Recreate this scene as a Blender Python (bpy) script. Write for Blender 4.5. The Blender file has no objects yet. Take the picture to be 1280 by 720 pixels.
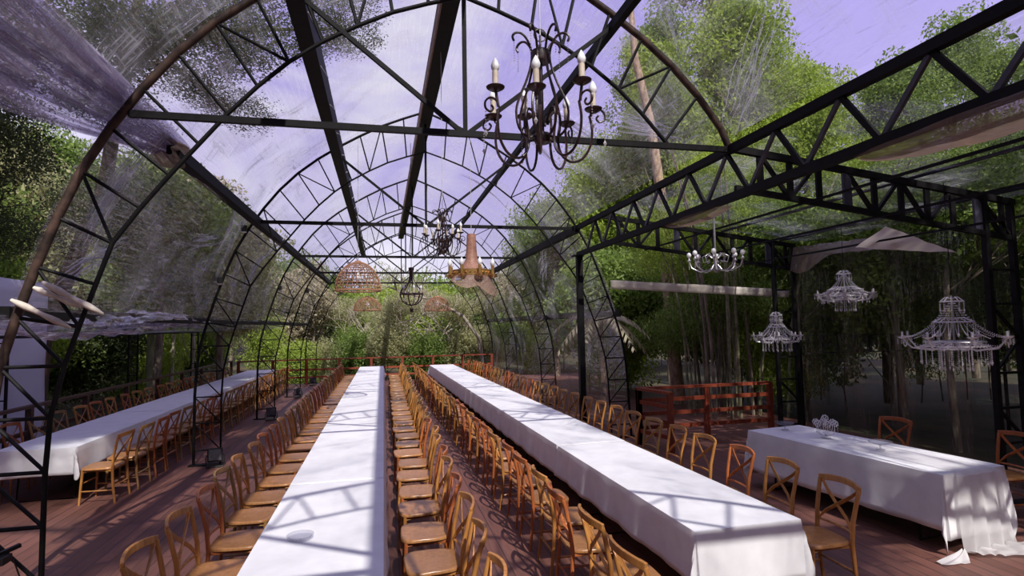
import bpy, math, random
from mathutils import Vector, Matrix, noise
import numpy as np
R = random.Random(7)
PI = math.pi
C = bpy.context.scene.collection
V = Vector

# ------------------------------------------------------------------ mesh builder
class MB:
    def __init__(s): s.v = []; s.f = []
    def add(s, vs, fs):
        n = len(s.v); s.v += [tuple(p) for p in vs]; s.f += [tuple(i + n for i in f) for f in fs]; return s
    def box(s, c, d, rz=0.0):
        x, y, z = d[0] / 2, d[1] / 2, d[2] / 2
        cr, sr = math.cos(rz), math.sin(rz)
        vs = [(c[0] + a * x * cr - b * y * sr, c[1] + a * x * sr + b * y * cr, c[2] + k * z) for k in (-1, 1) for a, b in ((-1, -1), (1, -1), (1, 1), (-1, 1))]
        return s.add(vs, [(0, 3, 2, 1), (4, 5, 6, 7), (0, 1, 5, 4), (1, 2, 6, 5), (2, 3, 7, 6), (3, 0, 4, 7)])
    def bar(s, p, q, w, h=None, up=(0, 0, 1)):
        h = h or w; p = V(p); q = V(q); d = (q - p).normalized(); u = V(up)
        if abs(d.dot(u)) > .98: u = V((0, 1, 0))
        a = d.cross(u).normalized(); b = a.cross(d).normalized()
        vs = [o + a * (i * w / 2) + b * (j * h / 2) for o in (p, q) for i, j in ((-1, -1), (1, -1), (1, 1), (-1, 1))]
        return s.add(vs, [(0, 3, 2, 1), (4, 5, 6, 7), (0, 1, 5, 4), (1, 2, 6, 5), (2, 3, 7, 6), (3, 0, 4, 7)])
    def tube(s, pts, r, n=8, flat=1.0, closed=False):
        pts = [V(p) for p in pts]; m = len(pts)
        rs = r if isinstance(r, (list, tuple)) else [r] * m
        prev = None; rings = []
        for i, p in enumerate(pts):
            if closed: d = pts[(i + 1) % m] - pts[i - 1]
            else: d = pts[min(i + 1, m - 1)] - pts[max(i - 1, 0)]
            d = d.normalized() if d.length > 1e-9 else V((0, 0, 1))
            if prev is None:
                a = d.cross(V((0, 0, 1)) if abs(d.z) < .9 else V((0, 1, 0))).normalized()
            else:
                a = prev - d * prev.dot(d)
                a = a.normalized() if a.length > 1e-6 else prev
            prev = a; b = d.cross(a)
            rings.append([p + a * (math.cos(2 * PI * k / n) * rs[i]) + b * (math.sin(2 * PI * k / n) * rs[i] * flat) for k in range(n)])
        vs = [q for g in rings for q in g]; fs = []
        for i in range(m if closed else m - 1):
            j = (i + 1) % m
            for k in range(n): fs.append((i * n + k, i * n + (k + 1) % n, j * n + (k + 1) % n, j * n + k))
        if not closed: fs += [tuple(range(n))[::-1], tuple((m - 1) * n + k for k in range(n))]
        return s.add(vs, fs)
    def ribbon(s, pts, w, t, side):
        """rectangular section along a polyline; side = direction of the width w"""
        pts = [V(p) for p in pts]; m = len(pts); sd = V(side).normalized(); vs = []
        for i, p in enumerate(pts):
            d = (pts[min(i + 1, m - 1)] - pts[max(i - 1, 0)]).normalized()
            a = (sd - d * sd.dot(d)).normalized(); b = d.cross(a)
            vs += [p + a * (x * w / 2) + b * (y * t / 2) for x, y in ((-1, -1), (1, -1), (1, 1), (-1, 1))]
        fs = [(3, 2, 1, 0), tuple((m - 1) * 4 + k for k in range(4))]
        for i in range(m - 1):
            for k in range(4): fs.append((i * 4 + k, i * 4 + (k + 1) % 4, i * 4 + 4 + (k + 1) % 4, i * 4 + 4 + k))
        return s.add(vs, fs)
    def lathe(s, prof, n=16, c=(0, 0, 0), sx=1, sy=1):
        vs = []; fs = []; m = len(prof)
        for r, z in prof:
            for k in range(n): vs.append((c[0] + math.cos(2 * PI * k / n) * r * sx, c[1] + math.sin(2 * PI * k / n) * r * sy, c[2] + z))
        for i in range(m - 1):
            for k in range(n): fs.append((i * n + k, i * n + (k + 1) % n, (i + 1) * n + (k + 1) % n, (i + 1) * n + k))
        fs += [tuple(range(n))[::-1], tuple((m - 1) * n + k for k in range(n))]
        return s.add(vs, fs)
    def grid(s, fn, nu, nv):
        vs = [fn(i / nu, j / nv) for i in range(nu + 1) for j in range(nv + 1)]
        return s.add(vs, [(i * (nv + 1) + j, (i + 1) * (nv + 1) + j, (i + 1) * (nv + 1) + j + 1, i * (nv + 1) + j + 1) for i in range(nu) for j in range(nv)])
    def octa(s, c, r, h=None):
        h = h or r; x, y, z = c
        return s.add([(x + r, y, z), (x, y + r, z), (x - r, y, z), (x, y - r, z), (x, y, z + h), (x, y, z - h)],
                     [(0, 1, 4), (1, 2, 4), (2, 3, 4), (3, 0, 4), (1, 0, 5), (2, 1, 5), (3, 2, 5), (0, 3, 5)])
    def obj(s, name, mat, parent=None, smooth=False, base=None, bevel=0, solid=0, loc=None):
        """base: world point that becomes the object's origin"""
        if base is None and parent is not None and parent.get('_b'): base = tuple(parent['_b'])
        vs = s.v if base is None else [(x - base[0], y - base[1], z - base[2]) for x, y, z in s.v]
        me = bpy.data.meshes.new(name); me.from_pydata(vs, [], s.f); me.update()
        if smooth:
            me.polygons.foreach_set('use_smooth', [True] * len(me.polygons))
            me.set_sharp_from_angle(angle=math.radians(50))
        me.materials.append(mat)
        o = bpy.data.objects.new(name, me); C.objects.link(o)
        if parent is not None: o.parent = parent
        elif base is not None: o.location = base
        if loc is not None: o.location = loc
        if bevel:
            b = o.modifiers.new('b', 'BEVEL'); b.width = bevel; b.segments = 2; b.limit_method = 'ANGLE'
        if solid:
            b = o.modifiers.new('s', 'SOLIDIFY'); b.thickness = solid; b.offset = 0
        return o

def tag(o, label, cat, group=None, kind=None):
    if label: o['label'] = label
    if cat: o['category'] = cat
    if group: o['group'] = group
    if kind: o['kind'] = kind
    return o
def thing(name, base, label, cat, group=None, rz=0.0, local=False):
    """an Empty at the thing's base; local=True: its parts are built in its own coordinates"""
    o = bpy.data.objects.new(name, None); C.objects.link(o); o.location = base; o.rotation_euler = (0, 0, rz)
    o.empty_display_size = .1
    if not local: o['_b'] = list(base)
    return tag(o, label, cat, group)
def copy_tree(o, parent=None):
    c = o.copy(); C.objects.link(c)
    if parent is not None: c.parent = parent
    for ch in list(o.children): copy_tree(ch, c)
    return c
def struct(o): o['kind'] = 'structure'; return o
def arc(c, r, a0, a1, n, plane='xz', k=1.0):
    out = []
    for i in range(n + 1):
        a = a0 + (a1 - a0) * i / n; u, w = math.cos(a) * r, math.sin(a) * r * k
        out.append((c[0] + u, c[1], c[2] + w) if plane == 'xz' else (c[0] + u, c[1] + w, c[2]) if plane == 'xy' else (c[0], c[1] + u, c[2] + w))
    return out
ONES = ['', 'first', 'second', 'third', 'fourth', 'fifth', 'sixth', 'seventh', 'eighth', 'ninth', 'tenth', 'eleventh', 'twelfth', 'thirteenth', 'fourteenth', 'fifteenth', 'sixteenth', 'seventeenth', 'eighteenth', 'nineteenth', 'twentieth']
def nth(n):
    if n <= 20: return ONES[n]
    if n == 30: return 'thirtieth'
    return ('twenty-' if n < 30 else 'thirty-') + ONES[n % 10]

# ------------------------------------------------------------------ materials
def mat(name):
    m = bpy.data.materials.new(name); m.use_nodes = True; nt = m.node_tree; nt.nodes.clear()
    out = nt.nodes.new('ShaderNodeOutputMaterial'); return m, nt, out
def N(nt, t, **kw):
    n = nt.nodes.new(t)
    for k, v in kw.items():
        if k in n.inputs: n.inputs[k].default_value = v
        else: setattr(n, k, v)
    return n
def L(nt, a, b): nt.links.new(a, b)
def ramp(nt, fac, stops):
    r = nt.nodes.new('ShaderNodeValToRGB'); el = r.color_ramp.elements
    while len(el) < len(stops): el.new(.5)
    for e, (p, c) in zip(el, stops): e.position = p; e.color = (*c, 1) if len(c) == 3 else c
    L(nt, fac, r.inputs[0]); return r
def coords(nt, scale=(1, 1, 1), rot=(0, 0, 0), kind='Object'):
    tc = nt.nodes.new('ShaderNodeTexCoord'); mp = nt.nodes.new('ShaderNodeMapping')
    mp.inputs['Scale'].default_value = scale; mp.inputs['Rotation'].default_value = rot
    L(nt, tc.outputs[kind], mp.inputs[0]); return mp.outputs[0]
def simple(name, c1, c2, rough=.5, scale=(6, 6, 6), metal=0, bump=.1, spec=.5, nscale=3.0, trans=0, ):
    m, nt, out = mat(name)
    co = coords(nt, scale); nz = N(nt, 'ShaderNodeTexNoise', Scale=nscale, Detail=5.0); L(nt, co, nz.inputs[0])
    r = ramp(nt, nz.outputs[0], [(.32, c1), (.68, c2)])
    b = N(nt, 'ShaderNodeBsdfPrincipled', Roughness=rough, Metallic=metal)
    b.inputs['Specular IOR Level'].default_value = spec
    L(nt, r.outputs[0], b.inputs['Base Color'])
    if bump:
        bp = N(nt, 'ShaderNodeBump', Strength=bump, Distance=.01); L(nt, nz.outputs[0], bp.inputs['Height']); L(nt, bp.outputs[0], b.inputs['Normal'])
    if trans:
        t = N(nt, 'ShaderNodeBsdfTranslucent'); L(nt, r.outputs[0], t.inputs[0])
        mx = N(nt, 'ShaderNodeMixShader', Fac=trans); L(nt, b.outputs[0], mx.inputs[1]); L(nt, t.outputs[0], mx.inputs[2]); L(nt, mx.outputs[0], out.inputs[0])
    else: L(nt, b.outputs[0], out.inputs[0])
    return m

STEEL = simple('black_steel', (.004, .0036, .004), (.009, .008, .0085), .6, (4, 4, 4), bump=.1, spec=.16)
STEELB = simple('blue_black_steel', (.03, .028, .045), (.06, .055, .085), .35, bump=.05)
RUST = simple('rusty_brown_steel', (.02, .013, .011), (.085, .05, .038), .6, (3, 3, 3), bump=.2, spec=.25)
BROWNBOARD = simple('brown_board', (.16, .09, .06), (.30, .18, .12), .6, (2, 2, 2), bump=.2)
IRON = simple('wrought_iron', (.012, .007, .008), (.05, .022, .02), .35, (20, 20, 20), bump=.2)
CLOTH = simple('white_cloth', (.74, .735, .75), (.82, .815, .83), .85, (3, 3, 3), bump=.25, spec=.1, nscale=2.0)
TENT = simple('tent_fabric', (.62, .60, .70), (.70, .68, .78), .8, (.3, .3, .6), bump=.3, spec=.2)
BEIGE = simple('beige_canvas', (.5, .44, .38), (.68, .62, .54), .8, (5, 5, 5), bump=.4, spec=.2)
CREAM = simple('cream_valance', (.62, .55, .47), (.78, .72, .64), .8, (.6, .6, .6), bump=.2, trans=.3)
def sheer_mat():
    m, nt, out = mat('sheer_runner')
    d = N(nt, 'ShaderNodeBsdfDiffuse'); d.inputs[0].default_value = (.85, .83, .84, 1)
    t = N(nt, 'ShaderNodeBsdfTranslucent'); t.inputs[0].default_value = (.85, .83, .84, 1)
    tr = N(nt, 'ShaderNodeBsdfTransparent')
    a = N(nt, 'ShaderNodeMixShader', Fac=.35); L(nt, d.outputs[0], a.inputs[1]); L(nt, t.outputs[0], a.inputs[2])
    b = N(nt, 'ShaderNodeMixShader', Fac=.72); L(nt, tr.outputs[0], b.inputs[1]); L(nt, a.outputs[0], b.inputs[2]); L(nt, b.outputs[0], out.inputs[0])
    return m
SHEER = sheer_mat()
DUST = simple('dusty_film', (.20, .15, .12), (.36, .29, .24), .5, (2, 2, 2), bump=.3, trans=.5)
def wood(name, c1, c2, rough=.38):
    m, nt, out = mat(name)
    co = coords(nt, (14, 14, 2.2)); nz = N(nt, 'ShaderNodeTexNoise', Scale=2.2, Detail=6.0, Distortion=.6); L(nt, co, nz.inputs[0])
    oi = N(nt, 'ShaderNodeObjectInfo')
    r = ramp(nt, nz.outputs[0], [(.3, c1), (.7, c2)])
    mr = N(nt, 'ShaderNodeMapRange'); mr.inputs[3].default_value = .78; mr.inputs[4].default_value = 1.18
    L(nt, oi.outputs['Random'], mr.inputs[0])
    hs = N(nt, 'ShaderNodeHueSaturation'); L(nt, mr.outputs[0], hs.inputs['Value']); L(nt, r.outputs[0], hs.inputs['Color'])
    b = N(nt, 'ShaderNodeBsdfPrincipled', Roughness=rough); L(nt, hs.outputs[0], b.inputs['Base Color'])
    bp = N(nt, 'ShaderNodeBump', Strength=.12, Distance=.004); L(nt, nz.outputs[0], bp.inputs['Height']); L(nt, bp.outputs[0], b.inputs['Normal'])
    L(nt, b.outputs[0], out.inputs[0]); return m
WOODS = [('honey', wood('honey_wood', (.33, .125, .028), (.56, .26, .07))),
         ('reddish', wood('reddish_wood', (.30, .075, .02), (.50, .16, .048))),
         ('olive-brown', wood('olive_wood', (.22, .115, .035), (.38, .21, .075)))]
SEAT = wood('seat_wood', (.28, .12, .038), (.42, .20, .075), .3)
RAIL = wood('red_rail_wood', (.17, .028, .012), (.30, .06, .025), .5)
RAILB = wood('brown_rail_wood', (.05, .02, .014), (.12, .05, .03), .5)

def deck_mat():
    m, nt, out = mat('deck_boards')
    co = coords(nt, (1, 1, 1), (0, 0, PI / 2))
    br = N(nt, 'ShaderNodeTexBrick', Scale=1.0); br.offset = .37; br.offset_frequency = 2
    for k, v in (('Mortar Size', .006), ('Brick Width', 3.2), ('Row Height', .145), ('Mortar Smooth', .1), ('Bias', 0.0)): br.inputs[k].default_value = v
    br.inputs['Color1'].default_value = (.145, .062, .045, 1); br.inputs['Color2'].default_value = (.20, .088, .066, 1); br.inputs['Mortar'].default_value = (.07, .036, .03, 1)
    L(nt, co, br.inputs[0])
    c2 = coords(nt, (20, 1.2, 1)); nz = N(nt, 'ShaderNodeTexNoise', Scale=2.0, Detail=6.0); L(nt, c2, nz.inputs[0])
    c3 = coords(nt, (.6, .6, .6)); n3 = N(nt, 'ShaderNodeTexNoise', Scale=1.2, Detail=4.0); L(nt, c3, n3.inputs[0])
    r = ramp(nt, nz.outputs[0], [(.25, (.62, .62, .62)), (.75, (1.15, 1.1, 1.1))])
    r3 = ramp(nt, n3.outputs[0], [(.3, (.8, .8, .82)), (.7, (1.12, 1.1, 1.1))])
    a = N(nt, 'ShaderNodeMixRGB', blend_type='MULTIPLY', Fac=1.0); L(nt, br.outputs[0], a.inputs[1]); L(nt, r.outputs[0], a.inputs[2])
    b2 = N(nt, 'ShaderNodeMixRGB', blend_type='MULTIPLY', Fac=1.0); L(nt, a.outputs[0], b2.inputs[1]); L(nt, r3.outputs[0], b2.inputs[2])
    b = N(nt, 'ShaderNodeBsdfPrincipled', Roughness=.55); L(nt, b2.outputs[0], b.inputs['Base Color'])
    bp = N(nt, 'ShaderNodeBump', Strength=.5, Distance=.01, invert=True); L(nt, br.outputs['Fac'], bp.inputs['Height']); L(nt, bp.outputs[0], b.inputs['Normal'])
    L(nt, b.outputs[0], out.inputs[0]); return m
def ground_mat():
    m, nt, out = mat('forest_ground')
    co = coords(nt, (1, 1, 1)); nz = N(nt, 'ShaderNodeTexNoise', Scale=.45, Detail=9.0, Roughness=.65); L(nt, co, nz.inputs[0])
    r = ramp(nt, nz.outputs[0], [(.35, (.022, .035, .008)), (.5, (.05, .042, .016)), (.68, (.10, .072, .032))])
    b = N(nt, 'ShaderNodeBsdfPrincipled', Roughness=.95); L(nt, r.outputs[0], b.inputs['Base Color']); L(nt, b.outputs[0], out.inputs[0])
    bp = N(nt, 'ShaderNodeBump', Strength=.8, Distance=.1); L(nt, nz.outputs[0], bp.inputs['Height']); L(nt, bp.outputs[0], b.inputs['Normal'])
    return m
def leaf_mat(name, c1, c2, tr=.45):
    m, nt, out = mat(name)
    g = N(nt, 'ShaderNodeNewGeometry'); r = ramp(nt, g.outputs['Random Per Island'], [(0, c1), (1, c2)])
    d = N(nt, 'ShaderNodeBsdfPrincipled', Roughness=.55); d.inputs['Specular IOR Level'].default_value = .35
    t = N(nt, 'ShaderNodeBsdfTranslucent'); L(nt, r.outputs[0], d.inputs['Base Color'])
    hs = N(nt, 'ShaderNodeHueSaturation', Value=1.3, Saturation=1.1); L(nt, r.outputs[0], hs.inputs['Color']); L(nt, hs.outputs[0], t.inputs[0])
    mx = N(nt, 'ShaderNodeMixShader', Fac=tr); L(nt, d.outputs[0], mx.inputs[1]); L(nt, t.outputs[0], mx.inputs[2]); L(nt, mx.outputs[0], out.inputs[0]); return m
LEAF = dict(dark=leaf_mat('dark_leaf', (.035, .05, .02), (.10, .13, .045), .4),
            mid=leaf_mat('mid_leaf', (.11, .17, .035), (.30, .40, .11), .5),
            bright=leaf_mat('bright_leaf', (.20, .28, .04), (.44, .54, .12), .5),
            olive=leaf_mat('olive_leaf', (.23, .24, .11), (.50, .49, .26), .45),
            dry=leaf_mat('dry_leaf', (.30, .26, .17), (.54, .48, .34), .35))
BARK = simple('bark', (.10, .075, .055), (.30, .24, .18), .9, (4, 4, 1), bump=.6)
BARKD = simple('dark_bark', (.05, .03, .02), (.15, .09, .06), .9, (4, 4, 1), bump=.6)
TWIG = simple('pale_twig', (.25, .21, .16), (.48, .42, .33), .9, (4, 4, 1), bump=.3)
CULM = simple('bamboo_culm', (.10, .10, .045), (.34, .31, .19), .6, (2, 2, 3), bump=.1)

def plastic_mat(name, haze, tint=(.975, .975, .985), hz=(.72, .70, .78), streak=(7, .6, 7), gloss=.02, rough=.14, thr=(.56, .72), soft=.10, crease=.5, cross=(1.2, 9, 1.2)):
    m, nt, out = mat(name)
    co = coords(nt, (1, 1, 1)); big = N(nt, 'ShaderNodeTexNoise', Scale=.5, Detail=1.5, Distortion=2.4); L(nt, co, big.inputs[0])
    cs = coords(nt, streak, (0, .3, .35)); fine = N(nt, 'ShaderNodeTexNoise', Scale=2.6, Detail=2.5, Distortion=.5, Roughness=.5); L(nt, cs, fine.inputs[0])
    m1 = N(nt, 'ShaderNodeMapRange', interpolation_type='SMOOTHSTEP'); m1.inputs[1].default_value = .42; m1.inputs[2].default_value = .66; L(nt, big.outputs[0], m1.inputs[0])
    m2 = N(nt, 'ShaderNodeMapRange'); m2.inputs[1].default_value = thr[0]; m2.inputs[2].default_value = thr[1]; L(nt, fine.outputs[0], m2.inputs[0])
    # milky film with painted reflections and highlights: broad haze + creases gathered in patches
    cr = coords(nt, cross, (.25, -.15, .1)); cf = N(nt, 'ShaderNodeTexNoise', Scale=2.4, Detail=2.0, Distortion=.35, Roughness=.5); L(nt, cr, cf.inputs[0])
    m3 = N(nt, 'ShaderNodeMapRange'); m3.inputs[1].default_value = .57; m3.inputs[2].default_value = .70; L(nt, cf.outputs[0], m3.inputs[0])
    mx_ = N(nt, 'ShaderNodeMath', operation='MAXIMUM'); L(nt, m2.outputs[0], mx_.inputs[0]); L(nt, m3.outputs[0], mx_.inputs[1])
    mu = N(nt, 'ShaderNodeMath', operation='MULTIPLY'); L(nt, m1.outputs[0], mu.inputs[0]); L(nt, mx_.outputs[0], mu.inputs[1])
    fb = N(nt, 'ShaderNodeMath', operation='MULTIPLY_ADD'); L(nt, m1.outputs[0], fb.inputs[0]); fb.inputs[1].default_value = soft; fb.inputs[2].default_value = haze
    fa = N(nt, 'ShaderNodeMath', operation='MULTIPLY_ADD', use_clamp=True); L(nt, mu.outputs[0], fa.inputs[0]); fa.inputs[1].default_value = crease; L(nt, fb.outputs[0], fa.inputs[2])
    bp = N(nt, 'ShaderNodeBump', Strength=.9, Distance=.04); L(nt, fine.outputs[0], bp.inputs['Height'])
    tr = N(nt, 'ShaderNodeBsdfTransparent'); tr.inputs[0].default_value = (*tint, 1)
    gl = N(nt, 'ShaderNodeBsdfGlossy', Roughness=rough); gl.inputs[0].default_value = (.9, .9, .95, 1); L(nt, bp.outputs[0], gl.inputs['Normal'])
    df = N(nt, 'ShaderNodeBsdfDiffuse'); df.inputs[0].default_value = (*hz, 1); L(nt, bp.outputs[0], df.inputs['Normal'])
    tl = N(nt, 'ShaderNodeBsdfTranslucent'); tl.inputs[0].default_value = (*hz, 1)
    mk = N(nt, 'ShaderNodeMixShader', Fac=.5); L(nt, df.outputs[0], mk.inputs[1]); L(nt, tl.outputs[0], mk.inputs[2])
    lw = N(nt, 'ShaderNodeLayerWeight', Blend=.25); L(nt, bp.outputs[0], lw.inputs['Normal'])
    gm = N(nt, 'ShaderNodeMath', operation='MULTIPLY_ADD', use_clamp=True); L(nt, lw.outputs['Fresnel'], gm.inputs[0]); gm.inputs[1].default_value = .16; gm.inputs[2].default_value = gloss
    a = N(nt, 'ShaderNodeMixShader'); L(nt, gm.outputs[0], a.inputs[0]); L(nt, tr.outputs[0], a.inputs[1]); L(nt, gl.outputs[0], a.inputs[2])
    b = N(nt, 'ShaderNodeMixShader'); L(nt, fa.outputs[0], b.inputs[0]); L(nt, a.outputs[0], b.inputs[1]); L(nt, mk.outputs[0], b.inputs[2])
    L(nt, b.outputs[0], out.inputs[0]); return m
SKIN = plastic_mat('clear_roof_film', .015, soft=.17, crease=.42)
SIDE = plastic_mat('clear_side_film', .07, hz=(.5, .5, .46), streak=(1, 7, 1.2))
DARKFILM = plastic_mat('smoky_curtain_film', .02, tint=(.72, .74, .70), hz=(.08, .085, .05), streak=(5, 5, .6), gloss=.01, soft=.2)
FOLD = plastic_mat('crumpled_film', .10, tint=(.85, .83, .9), hz=(.50, .45, .58), streak=(6, .45, 6), cross=(9, 1.2, 9), gloss=.16, rough=.2, soft=.12, crease=.75, thr=(.5, .62))
BROWNFILM = plastic_mat('dusty_brown_film', .50, tint=(.7, .6, .55), hz=(.26, .18, .14), streak=(5, 1.5, 5), gloss=.08, rough=.3, thr=(.5, .7))

def crease_glint_mat():
    m, nt, out = mat('film_crease_glint')
    tr = N(nt, 'ShaderNodeBsdfTransparent'); gl = N(nt, 'ShaderNodeBsdfGlossy', Roughness=.25); gl.inputs[0].default_value = (.8, .78, .85, 1)
    d = N(nt, 'ShaderNodeBsdfTranslucent'); d.inputs[0].default_value = (.75, .74, .8, 1)
    a = N(nt, 'ShaderNodeMixShader', Fac=.5); L(nt, gl.outputs[0], a.inputs[1]); L(nt, d.outputs[0], a.inputs[2])
    b = N(nt, 'ShaderNodeMixShader', Fac=.42); L(nt, tr.outputs[0], b.inputs[1]); L(nt, a.outputs[0], b.inputs[2]); L(nt, b.outputs[0], out.inputs[0]); return m
CREASE_GLINT = crease_glint_mat()
def glass_mat(name, col, frac=.5, rough=.1):
    m, nt, out = mat(name)
    tr = N(nt, 'ShaderNodeBsdfTransparent'); tr.inputs[0].default_value = (.9, .9, .93, 1)
    b = N(nt, 'ShaderNodeBsdfPrincipled', Roughness=rough); b.inputs['Base Color'].default_value = (*col, 1); b.inputs['Specular IOR Level'].default_value = .9
    mx = N(nt, 'ShaderNodeMixShader', Fac=frac); L(nt, tr.outputs[0], mx.inputs[1]); L(nt, b.outputs[0], mx.inputs[2]); L(nt, mx.outputs[0], out.inputs[0]); return m
CRYSTAL = glass_mat('crystal', (.72, .68, .70), .7)
GLASS = glass_mat('clear_glass', (.4, .4, .45), .16, .05)
BULB = simple('white_bulb', (.86, .86, .88), (.92, .92, .94), .25, bump=0)
CANDLE = simple('ivory_sleeve', (.55, .45, .36), (.68, .58, .46), .6, (10, 10, 10), bump=.1)
BRASS = simple('brass', (.45, .25, .08), (.62, .38, .14), .35, metal=.7, bump=.05)
COPPER = simple('copper_mesh', (.42, .20, .14), (.60, .33, .24), .5, (10, 10, 10), bump=.3, trans=.35)
GAUZE = glass_mat('copper_gauze', (.42, .24, .18), .42, .6)
WICKER = simple('wicker', (.28, .13, .07), (.48, .25, .14), .7, (20, 20, 20), bump=.3)
CHROME = simple('tarnished_silver', (.35, .34, .35), (.5, .48, .5), .3, metal=.5, bump=.05)
BLACK = simple('black_plastic', (.01, .01, .011), (.02, .02, .02), .35, bump=.05)
LENS = simple('lamp_lens', (.05, .05, .06), (.12, .12, .14), .1, bump=0)
WIRE = simple('pale_wire', (.5, .48, .5), (.65, .62, .65), .4, bump=0)

# ------------------------------------------------------------------ setting
XC = .8                                                    # centre line of the vault
AY = [.4, 5.35, 10.45, 15.3, 19.85, 24.4]                  # planes of the arches
b = MB().box((1.5, 10, -.06), (15.2, 29.0, .12)); struct(b.obj('floor', deck_mat()))
def gfn(u, v):
    x = -90 + 180 * u; y = -30 + 150 * v
    z = -.35 + .25 * noise.noise(V((x * .08, y * .08, 0)))
    d = max(0, math.hypot(x - 1.5, y - 10) - 25)
    if x < 0: z += max(0, -x - 12) * .05
    return (x, y, z + min(d * .02, 1.5))
g = MB().grid(gfn, 60, 60).obj('ground', ground_mat(), smooth=True); struct(g)

# ------------------------------------------------------------------ steel arches
OUT = [(3.87, 0), (3.87, .6), (3.87, 1.4), (3.81, 1.95), (3.67, 2.5), (3.48, 3.1), (3.24, 3.7), (2.95, 4.2), (2.62, 4.65), (2.3, 4.99), (1.92, 5.3), (1.4, 5.65), (.7, 6.03), (0, 6.3)]
INN = [(3.46, 0), (3.46, .6), (3.46, 1.1), (3.43, 1.7), (3.27, 2.25), (3.03, 3.0), (2.75, 3.42), (2.45, 3.8), (2.17, 4.16), (1.88, 4.48), (1.55, 4.79), (1.18, 5.04), (.6, 5.34), (0, 5.53)]
def resample(P, n):
    P = [V((a, 0, c)) for a, c in P]; ds = [0]
    for i in range(1, len(P)): ds.append(ds[-1] + (P[i] - P[i - 1]).length)
    out = []
    for k in range(n + 1):
        t = ds[-1] * k / n; i = 1
        while i < len(P) - 1 and ds[i] < t: i += 1
        f = (t - ds[i - 1]) / (ds[i] - ds[i - 1]); q = P[i - 1].lerp(P[i], f); out.append((q.x, q.z))
    return out
def at_z(P, z):
    for (a, za), (b_, zb) in zip(P, P[1:]):
        if za <= z <= zb: return (a + (b_ - a) * (z - za) / (zb - za), z)
def above(P, z): return [at_z(P, z)] + [p for p in P if p[1] > z + .02]
LEGZ = [0, .25, .70, 1.13, 1.56, 1.98]
OUTR = [at_z(OUT, z) for z in LEGZ] + resample(above(OUT, 2.38), 13)
INNR = [at_z(INN, z) for z in LEGZ] + resample(above(INN, 2.30), 13)
NA = len(OUTR) - 1
def sp(a, z): return a + .13 * max(0, 1 - z / 3)              # the right legs stand a little wider
arch_words = ['nearest', 'nearest', 'second', 'third', 'fourth', 'farthest']
def make_arch(k, Y, right_leg=True):
    base = (XC, Y, 0)
    w = ['black steel lattice roof arch over the near end of the tables, above the camera',
         'brown rusty steel lattice roof arch nearest the camera, its left leg filling the left edge',
         'black steel lattice roof arch second from the camera, above the post beside the right table',
         'black steel lattice roof arch third from the camera',
         'black steel lattice roof arch fourth from the camera',
         'black steel lattice roof arch farthest from the camera, closing the vault'][k]
    t = thing('roof_arch', base, w, 'roof arch', 'steel lattice roof arches')
    mo = RUST if k == 1 else STEEL
    r = (.03, .034, .021, .021, .021, .021)[k]
    for nm, P in (('outer_chord', OUTR), ('inner_chord', INNR)):
        Lf = [(XC - a, Y, z) for a, z in P]; Rt = [(XC + sp(a, z), Y, z) for a, z in P][::-1][1:]
        if not right_leg:                                   # carried by the side girder instead of legs
            lim = 4.1
            Rt = [p for p in Rt if p[2] > lim]
            Rt += [(XC + 2.93, Y, 4.13)] if nm == 'outer_chord' else [(XC + 2.2, Y, 4.13)]
        rr = r * 1.1 if nm == 'outer_chord' else (.021 if k <= 1 else r * .75)
        MB().tube(Lf + Rt, rr, 8).obj(nm, mo if nm == 'outer_chord' else STEEL, t, True)
    for s in (-1, 1):
        for i in range(1, NA):
            a, c = OUTR[i], INNR[i]
            if s == 1 and not right_leg and (a[1] < 4.2 or c[1] < 4.15): continue
            X_ = lambda q: (XC + s * (sp(*q) if s == 1 else q[0]), Y, q[1])
            A, Cn = X_(a), X_(c)
            MB().tube([A, Cn], .017 if k < 2 else .013, 6).obj('brace', STEEL, t)
            if i in (1, 2, 3, 4, 5, 6, 8, 13, 16) or (k > 1 and i == 10):
                q, p0 = (INNR[i + 1], Cn) if i < 6 else (INNR[i + 1], A) if i % 2 else (OUTR[i + 1], Cn)
                q = INNR[i + 1] if i >= 6 and i % 2 else OUTR[i + 1]
                if s == 1 and not right_leg and q[1] < 4.2: continue
                MB().tube([Cn if (i < 6 or i % 2 == 0) else A, X_(q)], .015 if k < 2 else .011, 6).obj('brace', STEEL, t)
    for s in (-1, 1):
        if s == 1 and not right_leg: continue
        MB().box((XC + s * (3.67 + (.13 if s == 1 else 0)), Y, .01), (.54, .14, .02)).obj('foot_plate', STEEL, t)
    return t
for k, Y in enumerate(AY): make_arch(k, Y, right_leg=(k >= 2))
tie_l = ['behind the big chandelier', 'nearest the camera, crossing behind the big iron chandelier', 'second from the camera', 'third from the camera', 'fourth from the camera', 'farthest from the camera']
for k, Y in enumerate(AY):
    base = (XC, Y, 4.13)
    t = thing('tie_beam', base, 'black steel tie beam with fanned struts, ' + (tie_l[k] if k else 'out over the near end of the tables'), 'tie beam', 'horizontal tie beams across the vault')
    MB().bar((XC - 2.93, Y, 4.13), (XC + 2.93, Y, 4.13), .045, .06).obj('beam', STEEL, t)
    MB().bar((XC, Y, 4.14), (XC, Y, 6.2), .04).obj('king_post', STEEL, t)
    for s in (-1, 1):
        MB().bar((XC + s * .04, Y, 4.15), (XC + s * 1.6, Y, 5.4), .04).obj('strut', STEEL, t)
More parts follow.
